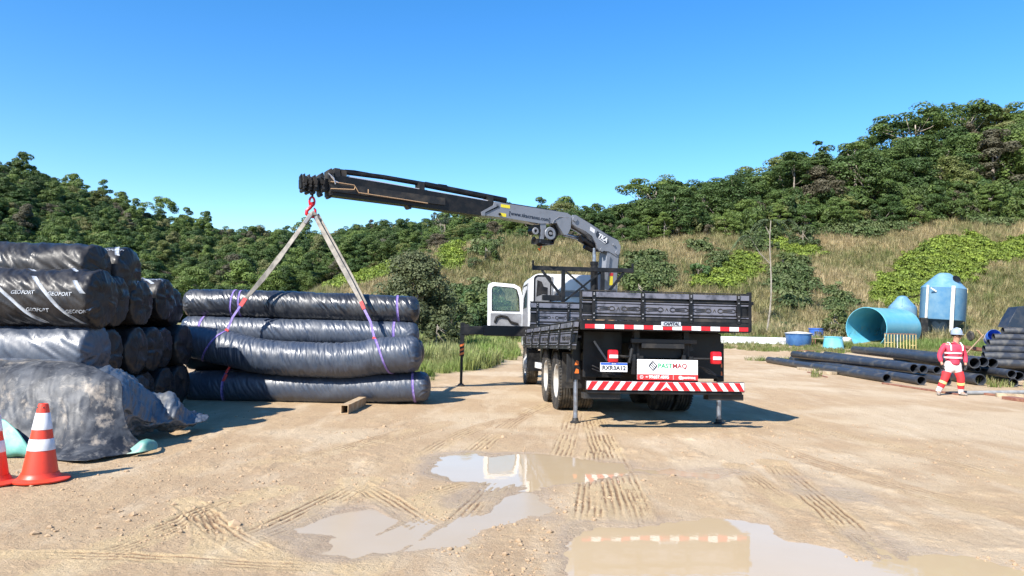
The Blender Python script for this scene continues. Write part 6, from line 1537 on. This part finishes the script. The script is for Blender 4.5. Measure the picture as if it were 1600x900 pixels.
# blue barrel on its side and a broom by the worker
cb_ = at(1551, 528, 27.5); ox = empty('blue_barrel', cb_, (R(70), R(25), R(-30)), label='royal blue plastic barrel tipped over beside the sideways pipe stack', cat='barrel')
MB().lathe([(0, -.32), (.20, -.32), (.24, -.28), (.255, 0), (.24, .28), (.22, .32), (.21, .30), (.20, -.2), (0, -.2)], 26).build('drum', BLUR, ox, smooth=True); MB().lathe([(.256, -.05), (.262, -.02), (.262, .05), (.256, .08)], 26).build('white_band', PWH, ox, smooth=True)
tag(MB().tube([gd(1503, 560, .75), at(1537, 523, 27.2)], .022, 7).tube([at(1527, 516, 27.0), at(1537, 527, 27.0)], .03, 7).build('wooden_pole', ROPE, smooth=True), 'thin wooden pole leaning up to the blue barrel behind the worker', 'pole')
tag(MB().lathe([(0, -.05), (.17, -.05), (.2, 0), (.17, .05), (0, .05)], 20, 'x', at(1516.5, 525, 28.5)).build('black_disc', TYRE, smooth=True), 'black round disc in the grass between the worker and the blue barrel', 'disc')
tag(MB().box(at(1516, 536, 29) + Vector((0, 0, -.2)), (1.3, .5, .12), (0, .1, .3)).build('old_board', BRN), 'brown board in the grass below the black disc', 'board')
for i, (px_, D) in enumerate(((1250, 57.5), (1270, 58.2))):
    p = at(px_, 505, D); o = tag(MB().add(*rock(40+i, .33)).build('black_sack', BLK, smooth=True), ['black sack in the green grass above the lidded tub, left one', 'black sack in the green grass above the bright blue tub'][i], 'sack'); o.location = (p.x, 60.5, gz(p.x, 60.5)+.15)

# ================================================================== WORKER
def skin(name, verts, edges, radii, mat, parent=None, sub=2, root=0):
    me = bpy.data.meshes.new(name); me.from_pydata([tuple(v) for v in verts], edges, []); o = bpy.data.objects.new(name, me); COL.objects.link(o)
    sk = o.modifiers.new('skin', 'SKIN'); sk.use_smooth_shade = True
    for i, r_ in enumerate(radii): me.skin_vertices[0].data[i].radius = r_ if isinstance(r_, tuple) else (r_, r_); me.skin_vertices[0].data[i].use_root = (i == root)
    if sub: ss = o.modifiers.new('sub', 'SUBSURF'); ss.levels = ss.render_levels = sub
    dg = bpy.context.evaluated_depsgraph_get(); dg.update(); m2 = bpy.data.meshes.new_from_object(o.evaluated_get(dg)); m2.name = name
    bpy.data.objects.remove(o); bpy.data.meshes.remove(me); m2.materials.clear(); m2.materials.append(mat)
    for p in m2.polygons: p.use_smooth = True
    return mobj(name, m2, parent)
SKIN = M('skin', (.42, .22, .14), .5); SHIRT = M('red_shirt', (.60, .045, .09), .75, c2=(.50, .035, .07), scale=6, bump=.4, bscale=14); TRW = M('white_trousers', (.66, .63, .62), .8, c2=(.52, .48, .45), scale=6, bump=.4, bscale=14)
TRR = M('red_trousers', (.62, .03, .035), .75, bump=.4, bscale=14); TAPE = M('reflective_tape', (.72, .66, .66), .35); TAPY = M('yellow_tape', (.74, .60, .22), .4); GLV = M('black_gloves', (.02, .02, .022), .7); HELM = M('grey_helmet', (.28, .33, .42), .3, coat=.4); BOOT = M('dusty_boots', (.33, .29, .25), .85, c2=(.2, .17, .15), scale=12)
wp = gd(1487, 618); wk = empty('person', wp, label='worker in a red shirt with reflective bands, grey helmet and red-and-white trousers, walking', cat='person')
# joints: x right, y away, z up (metres)
hip = (0.02, 0, .80); 
J = [(.03, 0, .78), (.04, 0, .98), (.05, 0, 1.17), (.08, 0, 1.27), (.115, -.01, 1.36), (.125, -.02, 1.45), (.12, -.01, 1.52),
     (-.17, .02, 1.235), (-.285, .03, .98), (-.265, -.03, .80), (-.255, -.06, .735),
     (.26, -.01, 1.20), (.33, .0, .97), (.315, -.04, .79), (.315, -.06, .73),
     (-.06, 0, .74), (-.17, -.06, .42), (-.30, .06, .11), (-.345, -.07, .055), (.13, 0, .74), (.19, -.06, .41), (.225, -.0, .075), (.27, -.13, .04)]
E = [(0, 1), (1, 2), (2, 3), (3, 4), (4, 5), (5, 6), (2, 7), (7, 8), (8, 9), (9, 10), (2, 11), (11, 12), (12, 13), (13, 14), (0, 15), (15, 16), (16, 17), (17, 18), (0, 19), (19, 20), (20, 21), (21, 22)]
RR = [(.13, .10), (.125, .095), (.14, .10), (.055, .055), (.07, .075), (.082, .095), (.07, .08), .06, .042, .03, .036, .06, .042, .03, .036, .09, .06, .04, .035, .09, .06, .04, .035]
skin('body', J, E, RR, SKIN, wk)
# face
fy = Matrix.Rotation(R(35), 3, 'Z')
fc = Vector((.122, -.015, 1.44))
def fp(x, y, z): return fc + fy @ Vector((x, y, z))
MB().lathe([(0, -.02), (.014, -.012), (.017, .0), (.01, .02), (0, .045)], 10, 'z', fp(0, -.098, -.005)).build('nose', SKIN, wk, smooth=True)
MB().box(fp(0, -.092, .018), (.15, .035, .038), fy, .012).build('dark_glasses', BLK, wk, smooth=True)
MB().box(fp(0, -.088, -.045), (.05, .02, .012), fy, .005).build('mouth', M('lips', (.30, .12, .10), .5), wk)
for s_ in (-1, 1): MB().lathe([(0, -.03), (.014, -.02), (.018, 0), (.014, .02), (0, .03)], 8, 'z', fp(s_*.085, .0, .0)).build('ear', SKIN, wk, smooth=True)
MB().lathe([(.0, .0), (.088, .0), (.092, .03), (.085, .07), (.06, .02)], 20, 'z', fp(0, .035, .01)).build('hair', BLK, wk, smooth=True)
hm = MB().lathe([(.128, .0), (.130, .02), (.124, .07), (.105, .115), (.07, .145), (.03, .158), (0, .16)], 28, 'z', fp(0, .005, .055)).build('helmet', HELM, wk, smooth=True)
MB().lathe([(.125, .0), (.150, -.004), (.150, .006), (.125, .012)], 28, 'z', fp(0, -.012, .055), close=True).build('brim', HELM, hm, smooth=True)
MB().tube([fp(0, -.12, .08)+Vector((0, 0, 0)), fp(0, -.08, .19), fp(0, 0, .218), fp(0, .09, .18)], .012, 8).build('ridge', HELM, hm, smooth=True)
# clothing
Sv = [(.03, 0, .72), (.035, 0, .98), (.045, 0, 1.14), (.06, 0, 1.24), (.09, 0, 1.31), (-.16, .02, 1.22), (-.235, .03, 1.08), (-.288, .03, .97), (-.268, -.03, .80), (.25, -.01, 1.19), (.30, .0, 1.06), (.335, 0, .96), (.318, -.04, .79)]
Se = [(0, 1), (1, 2), (2, 3), (3, 4), (2, 5), (5, 6), (6, 7), (7, 8), (2, 9), (9, 10), (10, 11), (11, 12)]
sh_ = skin('shirt', Sv, Se, [(.19, .165), (.175, .15), (.165, .135), (.12, .10), (.08, .075), .072, .068, .060, .05, .078, .066, .058, .05], SHIRT, wk, root=1)
for z_, w_ in ((1.04, .036), (.93, .038)):
    MB().lathe([(1.0, -w_/2), (1.02, -w_/2), (1.02, w_/2), (1.0, w_/2)], 32, 'z', (0, 0, 0), close=True, Mx=Matrix(((.203, 0, 0), (0, .176, 0), (0, 0, 1))) @ Matrix.Rotation(R(0), 3, 'X')).build('reflective_band', TAPE, sh_, smooth=True).location = (.036, 0, z_)
for x_ in (-.085, .195): MB().tube([(x_, -.135, 1.10), (x_+.005, -.12, 1.21), (x_, -.05, 1.285), (x_, .03, 1.29)], .016, 6).build('shoulder_tape', TAPE, sh_, smooth=True)
tv = [(.03, 0, .90), (.03, 0, .76), (-.07, 0, .66), (-.15, -.02, .50), (.13, 0, .66), (.165, -.04, .50)]
tr_ = skin('trousers', tv, [(0, 1), (1, 2), (2, 3), (1, 4), (4, 5)], [(.17, .145), (.175, .155), .12, .095, .12, .095], TRW, wk)
for P_ in ([(-.13, -.015, .565), (-.165, -.025, .45), (-.215, -.01, .32), (-.265, .01, .20)], [(.155, -.03, .57), (.185, -.06, .44), (.205, -.035, .30), (.22, -.01, .18)]):
    MB().tube(P_, [.105, .092, .082, .072], 18).build('red_leg', TRR, tr_, smooth=True)
    P2_ = [Vector(P_[3]), Vector(P_[3])+(Vector(P_[3])-Vector(P_[2])).normalized()*.13]; MB().tube(P2_, [.068, .06], 16).build('trouser_cuff', TRW, tr_, smooth=True)
    a = Vector(P_[2]); d = (Vector(P_[3])-Vector(P_[1])).normalized(); MB().tube([a-d*.03, a+d*.03], .088, 18).build('yellow_band', TAPY, tr_, smooth=True)
def hand(w, dr, s_):
    w = Vector(w); mb = []; V = [w, w+Vector(dr)*.055, w+Vector(dr)*.10]; E_ = [(0, 1), (1, 2)]; R_ = [.03, .042, .036]
    h_ = skin('glove', V, E_, [(.028, .035), (.026, .044), (.022, .040)], GLV, wk, sub=1)
    sidev = Vector((0, 1, 0)); up = Vector(dr)
    for k, (o_, ln) in enumerate(((-.033, .062), (-.011, .072), (.011, .068), (.033, .052))):
        b_ = V[2]+sidev*o_; q = [b_-up*.02, b_+up*ln*.45+Vector((-s_*.006, 0, 0)), b_+up*ln*.8+Vector((-s_*.020, 0, 0)), b_+up*ln+Vector((-s_*.034, 0, 0))]
        MB().tube(q, [.0115, .011, .010, .008], 7).build('finger', GLV, h_, smooth=True)
    b_ = V[1]+sidev*-.038; MB().tube([b_, b_+up*.03+Vector((-s_*.012, -.022, 0)), b_+up*.062+Vector((-s_*.022, -.026, 0))], [.014, .012, .009], 7).build('thumb', GLV, h_, smooth=True)
hand((-.265, -.03, .80), (.12, -.10, -.985), -1); hand((.315, -.04, .79), (-.02, -.12, -.99), 1)
for (ax, ay, az), (tx, ty) in (((-.30, .03, .09), (-.5, -.87)), ((.225, 0, .085), (.35, -.94))):
    t_ = Vector((tx, ty, 0)); a = Vector((ax, ay, az)); a0 = Vector((ax, ay, .04))
    skin('boot', [a+Vector((0, 0, .06)), a0+Vector((0, 0, .02))-t_*.02, a0+t_*.09, a0+t_*.17], [(0, 1), (1, 2), (2, 3)], [.055, (.05, .055), (.045, .04), (.038, .032)], BOOT, wk, root=1)
# loose stones and mud crumbs
rng = np.random.default_rng(77); n = 5200; Y = 1848/rng.uniform(150, 420, n); X = rng.uniform(-.78, .78, n)*Y
mk = fbm(X*.7, Y*.7, 3, 98) > .02; X, Y = X[mk], Y[mk]; n = len(X)
rk_ = []
for i in range(4):
    vs, fs = rock(200+i, .012); me = bpy.data.meshes.new('crumb'); me.from_pydata([tuple(v) for v in vs], [], fs); me.materials.append(M('crumb', (.40, .28, .17), .9, c2=(.25, .17, .10), scale=30)); rk_.append(me)
dzz, wet_, pl__, tr__ = ground_detail(X, Y); ok = (wet_ < .8); X, Y, dzz = X[ok], Y[ok], dzz[ok]; n = len(X); s_ = np.exp(rng.normal(-.35, .55, n))
scatter('loose_stones', np.stack([X, Y, dzz+.002], -1), rng.uniform(0, 6.28, n), np.stack([s_]*3, -1), np.ones((n, 3)), rk_, rng.integers(0, 4, n), 'small stones and mud crumbs scattered over the yard', 'stones')
